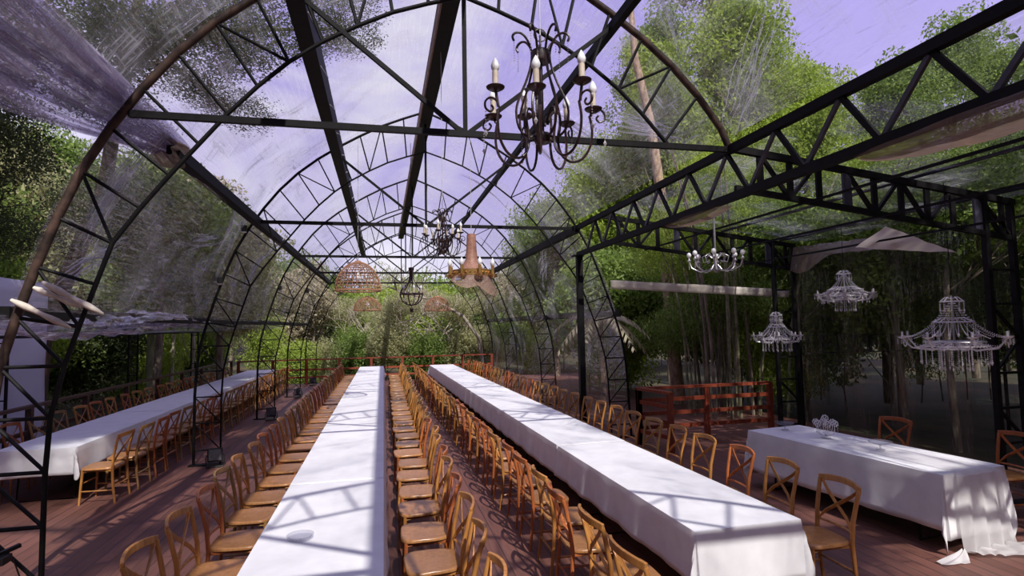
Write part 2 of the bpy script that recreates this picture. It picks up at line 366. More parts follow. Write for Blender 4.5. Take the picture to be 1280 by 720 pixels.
# ------------------------------------------------------------------ purlins
Y0, Y1 = -4.5, 24.5
def purlin(x, z, w, h, label, y0=Y0, y1=Y1, m=STEEL, cover=None):
    t = thing('roof_purlin', (x, y0, z), label, 'roof beam', 'long beams running down the vault')
    MB().bar((x, y0, z), (x, y1, z), w, h).obj('beam', m, t)
    if cover:
        MB().bar((x - w / 2 - .012, y0, z), (x - w / 2 - .012, y1, z), .02, h * 1.02).obj('face_board', cover, t)['label'] = 'brown board on the side'
    return t
purlin(XC, 6.16, .20, .22, 'black ridge beam with a brown board face along the top of the vault', cover=BROWNBOARD)
p2 = purlin(XC - 1.58, 5.42, .17, .30, 'deep black beam left of the ridge, streaked with clear film')
for i in range(18):
    y = 3.2 + i * 1.15
    MB().tube([(XC - 1.488, y, 5.29), (XC - 1.488, y + .5, 5.44), (XC - 1.488, y + .9, 5.55)], .006, 4).obj('film_streak', WIRE, p2)
purlin(XC + 1.58, 5.37, .075, .10, 'slim black double beam right of the ridge')
purlin(XC - 2.93, 4.13, .13, .13, 'black eave beam along the left side of the vault', y0=6.4)
purlin(XC + 2.93, 4.11, .12, .14, 'black eave beam on the right beyond the steel post', y0=10.3)
purlin(XC - 3.8, 2.42, .10, .11, 'low black side beam along the left legs of the arches', y0=5.35)
purlin(XC + 3.8, 2.45, .11, .15, 'low black side beam beyond the post on the right', y0=10.45)
purlin(-5.9, 2.2, .05, .06, 'thin outer beam holding the film above the left railing', y0=5.35)

# ------------------------------------------------------------------ right side girder and its post
GX = XC + 2.93
t = thing('lattice_girder', (GX, -4.5, 3.58), 'long black lattice girder along the right side of the vault', 'girder')
MB().bar((GX, -4.5, 4.13), (GX, 10.3, 4.13), .075, .085).obj('top_chord', STEEL, t)
MB().bar((GX, -4.5, 3.60), (GX, 10.3, 3.60), .075, .085).obj('bottom_chord', STEEL, t)
y = -3.34; i = 0
while y < 9.9:
    MB().bar((GX, y, 4.10), (GX, y - .34, 3.63), .035, .045).obj('web_bar', STEEL, t)
    MB().bar((GX, y, 4.10), (GX, y + .42, 3.63), .03, .04).obj('web_bar', STEELB, t)
    y += .795
t = thing('steel_post', (GX, 10.25, 0), 'black square steel post standing behind the right table', 'post')
MB().box((GX, 10.25, 1.78), (.11, .11, 3.56)).obj('shaft', STEEL, t)
MB().box((GX, 10.25, .01), (.26, .26, .02)).obj('base_plate', STEEL, t)
MB().box((GX - .04, 10.22, 3.56), (.2, .16, .03)).obj('cap_plate', STEEL, t)

# ------------------------------------------------------------------ annex frames on the right
def frame(Y, label):
    t = thing('steel_portal', (7.4, Y, 0), label, 'steel frame', 'lattice frames of the side annex')
    zt = lambda x: 4.15 - (x - 3.73) * .12
    zb = lambda x: 3.70 - (x - 3.8) * .125
    MB().bar((3.73, Y, zt(3.73)), (7.72, Y, zt(7.72)), .06, .075).obj('top_chord', STEEL, t)
    MB().bar((3.78, Y, zb(3.78)), (7.66, Y, zb(7.66)), .05, .065).obj('bottom_chord', STEEL, t)
    xs = [4.1 + .38 * i for i in range(10)]
    for i, x in enumerate(xs):
        wd = .11 if i in (3, 8) else .07
        MB().bar((x, Y, zb(x)), (x, Y, zt(x)), wd, .03, up=(0, 1, 0)).obj('picket', STEELB if i in (3, 8) else STEEL, t)
        if i in (0, 3, 5, 8): MB().bar((x, Y, zt(x)), (x + .36, Y, zb(x + .36)), .04).obj('web_bar', STEEL, t)
        if i in (1, 4, 6): MB().bar((x, Y, zb(x)), (x + .36, Y, zt(x + .36)), .04).obj('web_bar', STEEL, t)
    for x in (7.24, 7.66): MB().bar((x, Y, 0), (x, Y, zt(x)), .065).obj('leg', STEEL, t)
    for i in range(9):
        z = .3 + i * .42
        if z > 3.6: break
        MB().bar((7.24, Y, z), (7.66, Y, z), .03).obj('rung', STEEL, t)
        if i in (1, 4, 7): MB().bar((7.24, Y, z + .42), (7.66, Y, z), .03).obj('brace', STEEL, t)
        if i == 3: MB().bar((7.24, Y, z), (7.66, Y, z + .42), .025).obj('brace', STEEL, t)
    MB().box((7.45, Y, .01), (.62, .16, .02)).obj('foot_plate', STEEL, t)
    return t
frame(5.35, 'black lattice frame of the annex with a ladder column at the right edge of view')
frame(9.2, 'black lattice frame of the annex with a ladder column behind the head table')
frame(1.4, 'black lattice frame of the annex closest to the camera')
for x, nm in ((5.0, 'nearest the girder'), (6.2, 'in the middle of the annex roof'), (7.45, 'along the outer columns')):
    z = 4.17 - (x - 3.73) * .12 + .05
    tag(MB().bar((x, 1.4, z), (x, 9.25, z), .035, .035).obj('annex_purlin', STEEL, base=(x, 1.4, z)), 'thin black annex roof rod ' + nm, 'roof rod', 'thin rods of the annex roof')
for x, nm in ((4.6, 'under the girder side'), (5.6, 'under the annex middle'), (6.6, 'near the outer columns')):
    z = 3.70 - (x - 3.8) * .125 - .05
    tag(MB().bar((x, 1.4, z), (x, 9.2, z), .025, .025).obj('annex_purlin', STEEL, base=(x, 1.4, z)), 'thin black lower annex rod ' + nm, 'roof rod', 'thin rods of the annex roof')
# modelled copy of the frame's reflection in the film curtain, far right
t = thing('lattice_reflection', (10.6, 9.85, 0), 'black zigzag lattice modelled for a reflection in the curtain beyond the head table', 'lattice reflection')
for x in (8.28, 13.6): MB().bar((x, 9.85, -.3), (x, 9.85, 1.95), .05).obj('post', STEEL, t)  # posts added to carry the modelled reflection
MB().bar((8.28, 9.85, 1.565), (13.6, 9.85, 1.535), .022).obj('rail', STEEL, t)
MB().bar((8.28, 9.85, 1.925), (13.6, 9.85, 1.88), .012).obj('rail', STEEL, t)
for x in (8.49, 8.82, 9.23, 9.61, 10.0, 10.58, 11.15, 11.7, 12.3, 12.9): MB().bar((x, 9.85, 1.55), (x, 9.85, 1.91), .085, .025, up=(0, 1, 0)).obj('picket', STEEL, t)
for a, b_, c_, d_ in ((9.25, 1.9, 9.59, 1.57), (9.64, 1.57, 9.99, 1.9)): MB().bar((a, 9.85, b_), (c_, 9.85, d_), .05).obj('web_bar', STEEL, t)
# outer ladder posts of the left annex
for k, Y in enumerate(AY[2:5]):
    t = thing('ladder_post', (-5.86, Y, 0), ['slim twin black ladder post at the left railing by the white screen', 'slim twin black ladder post beside the left railing halfway along the left table', 'slim twin black ladder post at the left railing near the far end'][k], 'post', 'slim twin posts at the left railing')
    for dx in (-.08, .08): MB().bar((-5.86 + dx * 1.2, Y, 0), (-5.86 + dx * 1.2, Y, 2.2), .035).obj('leg', STEEL, t)
    for i in range(5): MB().bar((-5.96, Y, .3 + i * .45), (-5.76, Y, .3 + i * .45), .02).obj('rung', STEEL, t)

# ------------------------------------------------------------------ clear film over the vault
PROF = [(p[0] * 1.0 + .06, p[1] + .05) for p in OUT]
PR = resample(PROF, 40)
# pale strips standing for highlights on creases pulled towards the steelwork: (across, along, direction across, direction along, count, spacing)
FANS = {1: [(.90, .75, .10, .25, 16, .012), (.75, .85, .10, .12, 10, .012), (.12, .7, .08, -.25, 14, .012), (.3, .4, .2, .1, 8, .014)],
        2: [(.96, .15, -.10, .22, 18, .010), (.90, .45, -.14, .10, 16, .010), (.80, .75, .12, .05, 12, .012), (.10, .12, .13, .04, 16, .010), (.04, .10, .05, .16, 14, .012), (.16, .80, .07, -.05, 12, .010), (.12, .55, .04, .3, 10, .012)],
        3: [(.62, .25, .10, .12, 18, .010), (.70, .55, .05, .25, 14, .012), (.85, .3, .08, .10, 12, .012), (.06, .3, .12, .2, 12, .012), (.5, .5, .1, .03, 8, .012)],
        4: [(.6, .4, .12, .1, 12, .012), (.08, .4, .1, .2, 10, .012)]}
def skin(k, ya, yb, zl, zr, label, m=SKIN):
    L_ = [(-a, z) for a, z in PR if z >= zl]; Rr = [(a, z) for a, z in PR if z >= zr][::-1][1:]
    S = L_ + Rr; n = len(S) - 1
    def fn(u, v):
        i = min(int(u * n + 1e-6), n); a, z = S[i]
        y = ya + (yb - ya) * v; e = math.sin(PI * v)
        q = noise.noise(V((a * .9 + k * 7, z * .9, y * .45))) * .14 * e
        w = noise.noise(V((a * 5, z * 5, y * .8 + k))) * .03 * (.3 + e)
        d = V((a, 0, z - 1.5)).normalized() * (q + w - .10 * e)
        return (XC + a + d.x, y, z + d.z)
    o = MB().grid(fn, n, 36).obj('film_cover', m, smooth=True, base=(XC, ya, 6.3))
    def surf(u, v):
        x_ = max(0, min(1, u)) * n; i = int(min(x_, n - 1)); t_ = x_ - i
        return V(fn(i / n, max(0, min(1, v)))).lerp(V(fn((i + 1) / n, max(0, min(1, v)))), t_)
    RC = random.Random(40 + k)
    for (cu, cv, du, dv, cnt, sp_) in FANS.get(k, ()):
        mm = MB()
        for q in range(cnt):
            off = (q - cnt / 2) * sp_ * RC.uniform(.6, 1.4); a_ = RC.uniform(-.05, .05); ln_ = RC.uniform(.5, 1.1); st = RC.uniform(-.25, .15)
            pu, pv = cu - off * dv * .6, cv + off * du * 2.2
            pts = [surf(pu + (du + a_ * dv) * ln_ * (w_ / 9 + st) + .003 * math.sin(w_ + q), pv + (dv - a_ * du) * ln_ * (w_ / 9 + st)) - V((0, 0, .03)) for w_ in range(10)]
            mm.tube(pts, [.0012 + .0045 * math.sin(PI * w_ / 9) * RC.uniform(.5, 1.4) for w_ in range(10)], 4)
        c_ = mm.obj('creases', CREASE_GLINT, base=(XC, ya, 6.3)); c_.location = (0, 0, 0); c_.parent = o
    return tag(o, label, 'plastic film', 'clear film sheets over the vault')
skin(0, -4.5, .4, 4.1, 4.2, 'clear roof film of the bay above the camera')
skin(1, .4, 5.35, 4.1, 4.2, 'clear wrinkled roof film of the bay nearest the camera')
skin(2, 5.35, 10.45, 2.3, 4.2, 'clear wrinkled roof film between the nearest and the second arch')
skin(3, 10.45, 15.3, 2.3, 0, 'clear wrinkled roof film between the second and the third arch')
skin(4, 15.3, 19.85, 2.3, 0, 'clear roof film between the third and the fourth arch')
skin(5, 19.85, 24.4, 2.3, 0, 'clear roof film between the fourth and the farthest arch')
# side films
def sheet(fn, nu, nv, name, m, label, base, cat='plastic film', group=None, solid=0):
    return tag(MB().grid(fn, nu, nv).obj(name, m, smooth=True, base=base, solid=solid), label, cat, group)
def f(u, v):                                                # left annex roof film
    x = -3.05 + (-5.95 + 3.05) * u; y = 5.4 + 17.5 * v
    return (x, y, 2.46 - .2 * u - .12 * math.sin(PI * u) * (1 + .5 * noise.noise(V((x, y * .7, 0)))) + .03 * noise.noise(V((x * 3, y * 3, 1))))
sheet(f, 16, 80, 'annex_film', SIDE, 'clear film roof over the left table', (-5.9, 5.4, 2.2))
def f(u, v):                                                # bunched film along the low left beam
    y = 4.9 + 5.8 * v; a = u * 2 * PI * .9
    r = .13 + .08 * noise.noise(V((u * 6, y * 2.2, 3))) + .05 * noise.noise(V((u * 14, y * 5, 5)))
    r *= .55 + .35 * math.sin(PI * min(1, v * 1.1))
    return (-3.05 + math.cos(a) * r * 1.5, y, 2.36 + math.sin(a) * r * .95 - .05 * math.sin(PI * v * 2.0))
sheet(f, 36, 110, 'bunched_film', FOLD, 'crumpled bunch of clear film rolled along the low left beam', (-3.0, 5, 2.38))
m = MB()                                                    # gathered sheet hanging from the left eave beam, in long overlapping folds
RF = random.Random(5)
for q in range(20):
    u0 = q / 19.0; wd = RF.uniform(.10, .26); ph = RF.uniform(0, 6); y0 = 1.2 if q % 3 else RF.uniform(1.2, 3.0)
    def f(u, v, u0=u0, wd=wd, ph=ph, y0=y0):
        y = y0 + (6.9 - y0) * v; s_ = (6.9 - y) / 5.7; uu = u0 + (u - .5) * wd * (.4 + s_)
        n1 = noise.noise(V((y * .5, u0 * 5, 2))); tw = math.sin(y * 1.1 + ph) * .06
        drop = (.10 + .66 * s_ ** .8) * uu
        return (-2.13 - .45 * uu * (.25 + s_) + tw * (u - .5) * 2 + .08 * n1 * s_, y, 4.29 + .10 * s_ - drop + .05 * math.sin(y * 2.1 + ph) * s_ - .10 * math.sin(PI * v) * uu + .03 * math.sin(u * PI))
    m.grid(f, 5, 60)
tag(m.obj('hanging_film', FOLD, smooth=True, base=(-2.2, 6.9, 4.1)), 'loose purple-grey folds of film sagging from the left eave beam at top left', 'plastic film')
def f(u, v):
    y = 6.5 + .55 * v; a = u * 2 * PI; r = .16 * math.sin(PI * min(1, .25 + v * .7)) * (1 + .3 * math.sin(a * 5))
    return (-2.2 + math.cos(a) * r, y - .2, 4.16 + math.sin(a) * r * .8 - .05 * v)
sheet(f, 40, 10, 'film_knot', BROWNFILM, 'brown tied end of the sagging film at the left eave', (-2.2, 6.6, 4.1))
# brown gathered film under the girder
for i, (ya, yb, dz, nm) in enumerate(((1.6, 3.75, .16, 'at the top right corner'), (5.6, 6.9, .09, 'beside the small silver chandelier'))):
    def f(u, v, ya=ya, yb=yb, dz=dz):
        y = ya + (yb - ya) * v; e = math.sin(PI * v) ** .6; a = -PI * u
        r = dz * e * (1 + .25 * noise.noise(V((y * 3, u * 4, 1))))
        return (GX + .10 + math.cos(a) * (.08 + r * .7), y, 3.56 + math.sin(a) * r)
    sheet(f, 14, 40, 'gathered_film', BROWNFILM, 'dusty brown film gathered under the right girder ' + nm, (GX, ya, 3.5), group='brown film under the girder')
# annex ceiling and curtain films
def f(u, v):
    x = 3.8 + 4.0 * u; y = 1.4 + 7.8 * v
    return (x, y, 4.2 - (x - 3.73) * .12 + .04 - .06 * abs(math.sin(PI * (y - 1.4) / 3.95)) + .025 * noise.noise(V((x * 2, y * 2, 4))))
sheet(f, 24, 60, 'annex_film', SKIN, 'clear film roof of the side annex on the right', (5.8, 1.4, 4.0))
def f(u, v):
    y = 9.3 - 3.8 * u; z = 3.55 - 3.5 * v
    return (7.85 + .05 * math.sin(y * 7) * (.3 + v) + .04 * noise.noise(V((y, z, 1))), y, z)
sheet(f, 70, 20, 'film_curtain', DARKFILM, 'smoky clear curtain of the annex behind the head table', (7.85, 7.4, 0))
def f(u, v):
    y = 5.2 - 3.9 * u; z = 3.6 - 3.55 * v
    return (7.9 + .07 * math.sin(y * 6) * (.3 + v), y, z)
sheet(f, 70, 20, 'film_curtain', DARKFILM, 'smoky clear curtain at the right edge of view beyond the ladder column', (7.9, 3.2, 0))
def f(u, v):                                                # film sagging off the outer roof edge between the two frames
    x = 7.62 - .75 * u - .10 * v; y = 9.1 - 2.9 * u
    return (x, y, 3.62 - .22 * u - (.34 * (1 - u) + .10) * v * (1 + .25 * math.sin(u * 9)) + .02 * noise.noise(V((x * 4, y * 4, 2))))
sheet(f, 40, 12, 'sagging_film', BROWNFILM, 'brown-grey film sagging from the annex roof behind the head table', (7.3, 8, 3.4))
def f(u, v):
    x = 6.45 + 1.15 * u; y = 6.0 + .5 * v * (1 - u)
    return (x, y, 3.46 - .34 * u - .22 * v * (1 - u) + .02 * noise.noise(V((x * 5, y * 5, 2))))
sheet(f, 24, 10, 'folded_flap', CREAM, 'white triangular flap folded over under the annex roof', (6.9, 6, 3.3), cat='fabric')
def f(u, v):
    x = 4.0 + 3.7 * u
    return (x, 9.38 + .01 * math.sin(x * 4), 3.02 - .065 * (x - 4) * .75 - .155 * v + .006 * noise.noise(V((x * 2, v, 2))))
sheet(f, 40, 3, 'valance', CREAM, 'cream valance strip stretched across the annex above the red railing', (5.8, 9.38, 2.8), cat='valance', solid=.012)
# rolled canvases tied across the nearest left leg
for i, (a, c_, nm) in enumerate((((-2.74, 5.26, 2.62), (-2.42, 5.30, 2.46), 'topmost of three'), ((-2.66, 5.22, 2.66), (-2.24, 5.26, 2.40), 'middle of three'), ((-2.88, 5.24, 2.52), (-2.48, 5.28, 2.29), 'lowest of three'))):
    a, c_ = V(a), V(c_); pts = [a.lerp(c_, k / 8) for k in range(9)]
    tag(MB().tube(pts, [.02, .035, .04, .03, .025, .033, .038, .028, .012], 10, flat=.7).obj('canvas_roll', BEIGE, smooth=True, base=tuple(a)), 'beige canvas roll tied across the left arch leg, ' + nm, 'canvas roll', 'beige rolls on the left leg')
# white tent screen left
def f(u, v):
    y = 13.05 - 8.5 * u; z = 3.25 - 3.5 * v
    return (-6.55 - .10 * abs(math.sin(u * 17)) * (.5 + .5 * v) + .03 * noise.noise(V((y * 2, z, 3))), y, z)
sheet(f, 90, 14, 'tent_screen', TENT, 'tall white fabric screen beyond the left railing', (-6.5, 9, 0), cat='fabric screen', solid=.02)

# ------------------------------------------------------------------ railings
def railing(P, Q, n, label, m, rails=(1.02, .72, .45, .2), h=1.05, w=.09):
    P, Q = V(P), V(Q); t = thing('railing', tuple(P), label, 'railing', 'wooden railings around the deck')
    for i in range(n + 1):
        q = P.lerp(Q, i / n); MB().box((q.x, q.y, h / 2 - .01), (w, w, h), 0).obj('post', m, t, bevel=.006)
    for k, z in enumerate(rails):
        MB().bar((P.x, P.y, z), (Q.x, Q.y, z), .05 if k else .11, .07 if k else .05).obj('rail', m, t)
    return t
railing((-5.7, 5.5, 0), (-5.7, 23.7, 0), 10, 'dark brown wooden railing behind the left table', RAILB, (1.04, .62, .3), 1.05)
railing((-5.5, 23.95, 0), (4.6, 23.95, 0), 8, 'orange-red wooden railing across the far end of the deck', RAIL, (1.0, .6, .3), 1.02, .1)
railing((4.65, 9.75, 0), (7.45, 9.75, 0), 2, 'red wooden railing with three posts between the vault and the annex', RAIL, (1.02, .8, .55, .3))
railing((4.65, 9.75, 0), (4.85, 8.95, 0), 1, 'short return of red railing beside the last chairs of the right table', RAIL, (1.02, .78, .5, .25))

# ------------------------------------------------------------------ chairs
def make_chair(wood_m):
    """seat centre at the origin of x,y; the sitter faces +x; width along y"""
    t = thing('cross_back_chair', (0, 0, 0), None, 'chair', None, local=True)
    W = .215
    def seatfn():
        s = MB(); pr = []
        for i in range(28):
            a = 2 * PI * i / 28; ca, sa = math.cos(a), math.sin(a)
            ex = math.copysign(abs(ca) ** .45, ca); ey = math.copysign(abs(sa) ** .45, sa)
            wv = .225 if ca > 0 else .205
            pr.append((ex * .21, ey * (.215 + .012 * ex)))
        n = 28; lv = [(.435, .96), (.442, 1.0), (.458, 1.0), (.466, .965), (.464, .85), (.458, .45)]
        vs = [(x * k, y * k, z) for z, k in lv for x, y in pr]
        fs = [(i * n + j, i * n + (j + 1) % n, (i + 1) * n + (j + 1) % n, (i + 1) * n + j) for i in range(len(lv) - 1) for j in range(n)]
        fs += [tuple(range(n))[::-1], tuple((len(lv) - 1) * n + j for j in range(n))]
        return s.add(vs, fs)
    so = seatfn().obj('seat', SEAT, t, True)
    MB().tube([(.17, -.19, .42), (.17, .19, .42), (-.17, .175, .42), (-.17, -.175, .42)], .014, 6, closed=True).obj('seat_frame', wood_m, t, True)
    # rear legs running up into the back
    for s in (-1, 1):
        pts = [(-.235, s * .205, 0), (-.205, s * .20, .22), (-.19, s * .195, .44), (-.205, s * .20, .62), (-.245, s * .212, .80), (-.262, s * .218, .865)]
        MB().tube(pts, [.014, .016, .018, .018, .017, .016], 8).obj('rear_leg', wood_m, t, True)
        MB().tube([(.185, s * .205, 0), (.175, s * .195, .22), (.165, s * .185, .44)], [.013, .016, .018], 8).obj('front_leg', wood_m, t, True)
        MB().tube([(-.212, s * .2, .17), (.177, s * .198, .17)], .010, 6).obj('side_stretcher', wood_m, t, True)
        # crossed back slats
        c = [(-.20, -s * .19, .53), (-.222, -s * .11, .62), (-.236, s * .005, .70), (-.255, s * .13, .79), (-.268, s * .195, .85)]
        MB().ribbon(c, .028, .009, (0, 1, 1)).obj('cross_slat', wood_m, t)
    # bowed top rail
    tr = [(-.262 - .055 * (1 - (y / .225) ** 2), y, .868 + .018 * (1 - (y / .225) ** 2)) for y in [-.228 + .456 * i / 12 for i in range(13)]]
    MB().ribbon(tr, .052, .022, (0, 0, 1)).obj('top_rail', wood_m, t, bevel=.006)
    MB().tube([(-.198 - .03 * (1 - (y / .2) ** 2), y, .53) for y in [-.2 + .4 * i / 6 for i in range(7)]], .011, 6).obj('lower_back_rail', wood_m, t, True)
    MB().tube([(-.21, -.2, .22), (-.21, .2, .22)], .010, 6).obj('rear_stretcher', wood_m, t, True)
    MB().tube([(.17, -.195, .27), (.17, .195, .27)], .010, 6).obj('front_stretcher', wood_m, t, True)
    return t
protos = [(n, make_chair(m)) for n, m in WOODS]
used = set()
def chair(x, y, face, label, group, wi=None, tilt=0.0):
    i = R.choices((0, 1, 2), (5, 3, 3))[0] if wi is None else wi
    n, p = protos[i]
    if i in used: o = copy_tree(p)
    else: o = p; used.add(i)
    o.location = (x, y, 0); o.rotation_euler = (0, 0, face + tilt)
    o['label'] = label; o['category'] = 'chair'
    if group: o['group'] = group
    return n
SP = .633
def row(x0, x1, y0, n, face, where, group, skip=()):
    for i in range(n):
        if i in skip: continue
        y = y0 + i * SP; x = x0 + (x1 - x0) * i / max(1, n - 1)
        wi = R.choices((0, 1, 2), (5, 3, 3))[0]
        x += R.uniform(-.025, .025); yy = y + R.uniform(-.03, .03)
        chair(x, yy, face, '%s wooden cross-back chair %s, %s from near end' % (WOODS[wi][0], where, nth(i + 1)), group, wi, R.uniform(-.07, .07))
row(-1.22, -1.20, 2.80, 31, 0, 'left of the middle table', 'chairs left of the middle table')
row(.37, .43, 3.21, 30, PI, 'right of the middle table', 'chairs right of the middle table')
row(1.70, 1.42, 3.25, 30, 0, 'left of the right table', 'chairs left of the right table')
row(3.50, 3.15, 4.12, 30, PI, 'right of the right table', 'chairs right of the right table')
row(-3.66, -3.60, 8.75, 22, PI, 'right of the left table', 'chairs right of the left table')
row(-5.18, -5.12, 8.75, 22, 0, 'left of the left table', 'chairs left of the left table')
chair(6.48, 6.28, PI, 'reddish wooden chair behind the head table, the farther of the two', None, 1, .10)
chair(6.86, 5.10, PI, 'reddish wooden chair behind the head table beside the ladder column', None, 1, -.1)

# ------------------------------------------------------------------ tables and cloths
def folding_table(cx, cy, ln, rz, label, group):
    t = thing('folding_table', (cx, cy, 0), label, 'table', group, rz, local=True)
    MB().box((0, 0, .715), (.82, ln, .035)).obj('tabletop', BLACK, t)
    for s in (-1, 1):
        m = MB()
        yy = s * (ln / 2 - .3)
        m.tube([(-.3, yy, .70), (-.34, yy, .012), (.34, yy, .012), (.3, yy, .70)], .014, 6); m.obj('leg_frame', STEEL, t, True)
        MB().tube([(0, yy, .35), (0, yy - s * .45, .69)], .009, 5).obj('leg_stay', STEEL, t)
    return t
def cloth(cx, cy, w, ln, rz, hang, label, group, end0=False, end1=False, dz=0.0, seed=0, name='tablecloth', endhang=None, m=CLOTH):
    """w across local x, ln along local y; end0: drapes over the near end"""
    top = .738 + dz; hw, hl = w / 2, ln / 2; eh = endhang or hang
    ua = [-hw - hang * (1 - i / 9) for i in range(9)] + [-hw + w * i / 8 for i in range(9)] + [hw + hang * (i + 1) / 9 for i in range(9)]
    va = ([-hl - eh * (1 - i / 9) for i in range(9)] if end0 else []) + [-hl + ln * i / (int(ln * 16)) for i in range(int(ln * 16) + 1)] + ([hl + eh * (i + 1) / 9 for i in range(9)] if end1 else [])
    vs = []
    for u in ua:
        for v in va:
            px, py = max(-hw, min(hw, u)), max(-hl, min(hl, v)); ex, ey = u - px, v - py; l = math.hypot(ex, ey)
            if l < 1e-6:
                vs.append((px, py, top + .0015 * noise.noise(V((px * 3, py * 3, seed))))); continue
            if ex and ey: dx, dy = ex / l, ey / l; lim = max(hang, eh) * 1.22; l = min(l, lim)
            else: dx, dy = ex / l, ey / l
            s = (py if abs(ex) > abs(ey) else px) + seed * 3.1
            k = min(1, l / hang)
            rip = (math.sin(s * 9 + 2 * noise.noise(V((s * 1.3, seed, 0)))) * .012 + .02 * noise.noise(V((s * 5, seed, 2)))) * k
            if ex and ey: rip = .05 * k * math.sin(math.atan2(abs(ey), abs(ex)) * 4)
            fl = .006 + .03 * k + rip
            zz = top - .004 - l * .99 + (.018 * noise.noise(V((s * 1.7, seed, 5))) * k)
            vs.append((px + dx * fl, py + dy * fl, zz))
    nv = len(va); fs = [(i * nv + j, (i + 1) * nv + j, (i + 1) * nv + j + 1, i * nv + j + 1) for i in range(len(ua) - 1) for j in range(nv - 1)]
    o = MB().add(vs, fs).obj(name, m, smooth=True, solid=.003); o.location = (cx, cy, 0); o.rotation_euler = (0, 0, rz)
    return tag(o, label, 'tablecloth', group)
def long_table(A, B, w, hang, nm, grp, nseg=6, ntab=8, endhang=None):
    A, B = V(A), V(B); d = B - A; ln = d.length; rz = math.atan2(d.y, d.x) - PI / 2; e = d / ln
    for i in range(ntab):
        c = A + e * (ln * (i + .5) / ntab)
        folding_table(c.x, c.y, ln / ntab - .02, rz, 'black folding table under the %s tablecloths, %s from the near end' % (nm, nth(i + 1)), 'folding tables of the %s row' % nm)
    for i in range(nseg):
        a = ln * i / nseg - (.04 if i else 0); b_ = ln * (i + 1) / nseg
        c = A + e * ((a + b_) / 2)
        cloth(c.x, c.y, w, b_ - a, rz, hang, 'white tablecloth on the %s table, %s' % (nm, 'draped over its near end' if i == 0 else nth(i + 1) + ' from the near end' + (' and last' if i == nseg - 1 else '')), 'white cloths of the %s table' % nm, i == 0, i == nseg - 1, .003 * (i % 2), i + len(nm), endhang=endhang)
long_table((-.44, 2.6, 0), (-.40, 22.5, 0), .88, .36, 'middle', grp=None)
long_table((2.64, 3.75, 0), (2.24, 22.2, 0), .90, .36, 'right', grp=None, endhang=.42)
long_table((-4.42, 8.62, 0), (-4.38, 22.5, 0), .93, .34, 'left', grp=None, nseg=4, ntab=6)
# head table
HA, HB = V((5.67, 4.46, 0)), V((5.38, 6.98, 0)); hd = HB - HA; hrz = math.atan2(hd.y, hd.x) - PI / 2; hc = (HA + HB) / 2
folding_table(hc.x, hc.y, hd.length - .05, hrz, 'black folding table under the head table cloth', None)
cloth(hc.x, hc.y, .92, hd.length, hrz, .52, 'white tablecloth falling almost to the floor on the head table at right', None, True, True, 0, 9, endhang=.60)
def to_head(x, y, z):                                       # local head-table coordinates -> world
    c, s = math.cos(hrz), math.sin(hrz); return (hc.x + x * c - y * s, hc.y + x * s + y * c, z)
hl = hd.length / 2
def f(u, v):                                                # sheer runner over the near end, pooling on the deck
    s = u * 2.75; x = -.30 + .62 * v + .05 * math.sin(s * 3) * u
    if s < 1.35: p = (x * .8, -hl + 1.35 - s, .747 + .008 * abs(math.sin(x * 22 + s)))
    elif s < 2.08:
        k = (s - 1.35) / .73; p = (x * (1 + .1 * k), -hl - .05 - .05 * k + .022 * math.sin(x * 34) * (.4 + k), .745 - .715 * k)
    else:
        k = (s - 2.08) / .67; p = (x * 1.1 + .55 * k * (.6 + v) - .12 * (1 - v) * k, -hl - .1 - .22 * k + .03 * math.sin(x * 34 + k * 4), .03 + .025 * abs(math.sin(k * 9 + x * 20)) * (1 - .4 * k))
    return to_head(*p)
sheet(f, 90, 34, 'table_runner', SHEER, 'sheer white runner over the near end of the head table, trailing on the deck', (hc.x, hc.y - hl, .75), cat='table runner')
def f(u, v):                                                # cloth tail spread on the deck under the left corner
    a = PI * (.62 + .80 * u); r = .03 + .27 * v * (1 + .16 * math.sin(a * 4 + .5) + .08 * math.sin(a * 9))
    z = .012 + .055 * (1 - v) ** 1.4 + .028 * (1 - .5 * v) * abs(math.sin(a * 5 + v * 2.2)) * (v > 0)
    return to_head(-.36 + math.cos(a) * r * 1.25, -hl - .10 - abs(math.sin(a)) * r * .40 + .03 * math.sin(a * 3) * v, z)
sheet(f, 60, 16, 'cloth_tail', SHEER, 'sheer white cloth tail spread on the deck at the left corner of the head table', (5.0, 4.5, 0), cat='fabric')

# ------------------------------------------------------------------ table ware
def compote(x, y, label):
    t = thing('glass_compote', (x, y, .742), label, 'glass dish', 'glass dishes on the head table')
    z0 = .748
    MB().lathe([(.05, 0), (.05, .006), (.012, .012), (.010, .05), (.02, .06)], 20, (x, y, z0)).obj('stem', GLASS, t, True)
    MB().lathe([(.02, .058), (.07, .066), (.115, .085), (.125, .10), (.119, .098), (.105, .085), (.06, .072), (.001, .068)], 28, (x, y, z0)).obj('bowl', GLASS, t, True)
    return t
x, y, _ = to_head(-.03, hl - .22, 0); compote(x, y, 'clear glass footed dish at the far end of the head table')
x, y, _ = to_head(-.02, -.32, 0); compote(x, y, 'clear glass footed dish near the middle of the head table')
x, y, _ = to_head(.0, .42, 0)
t = thing('crystal_candelabra', (x, y, .742), 'crystal candelabra with beaded globes on the head table', 'candelabra')
MB().lathe([(.06, 0), (.06, .008), (.015, .02), (.01, .05)], 18, (x, y, .748)).obj('base', GLASS, t, True)
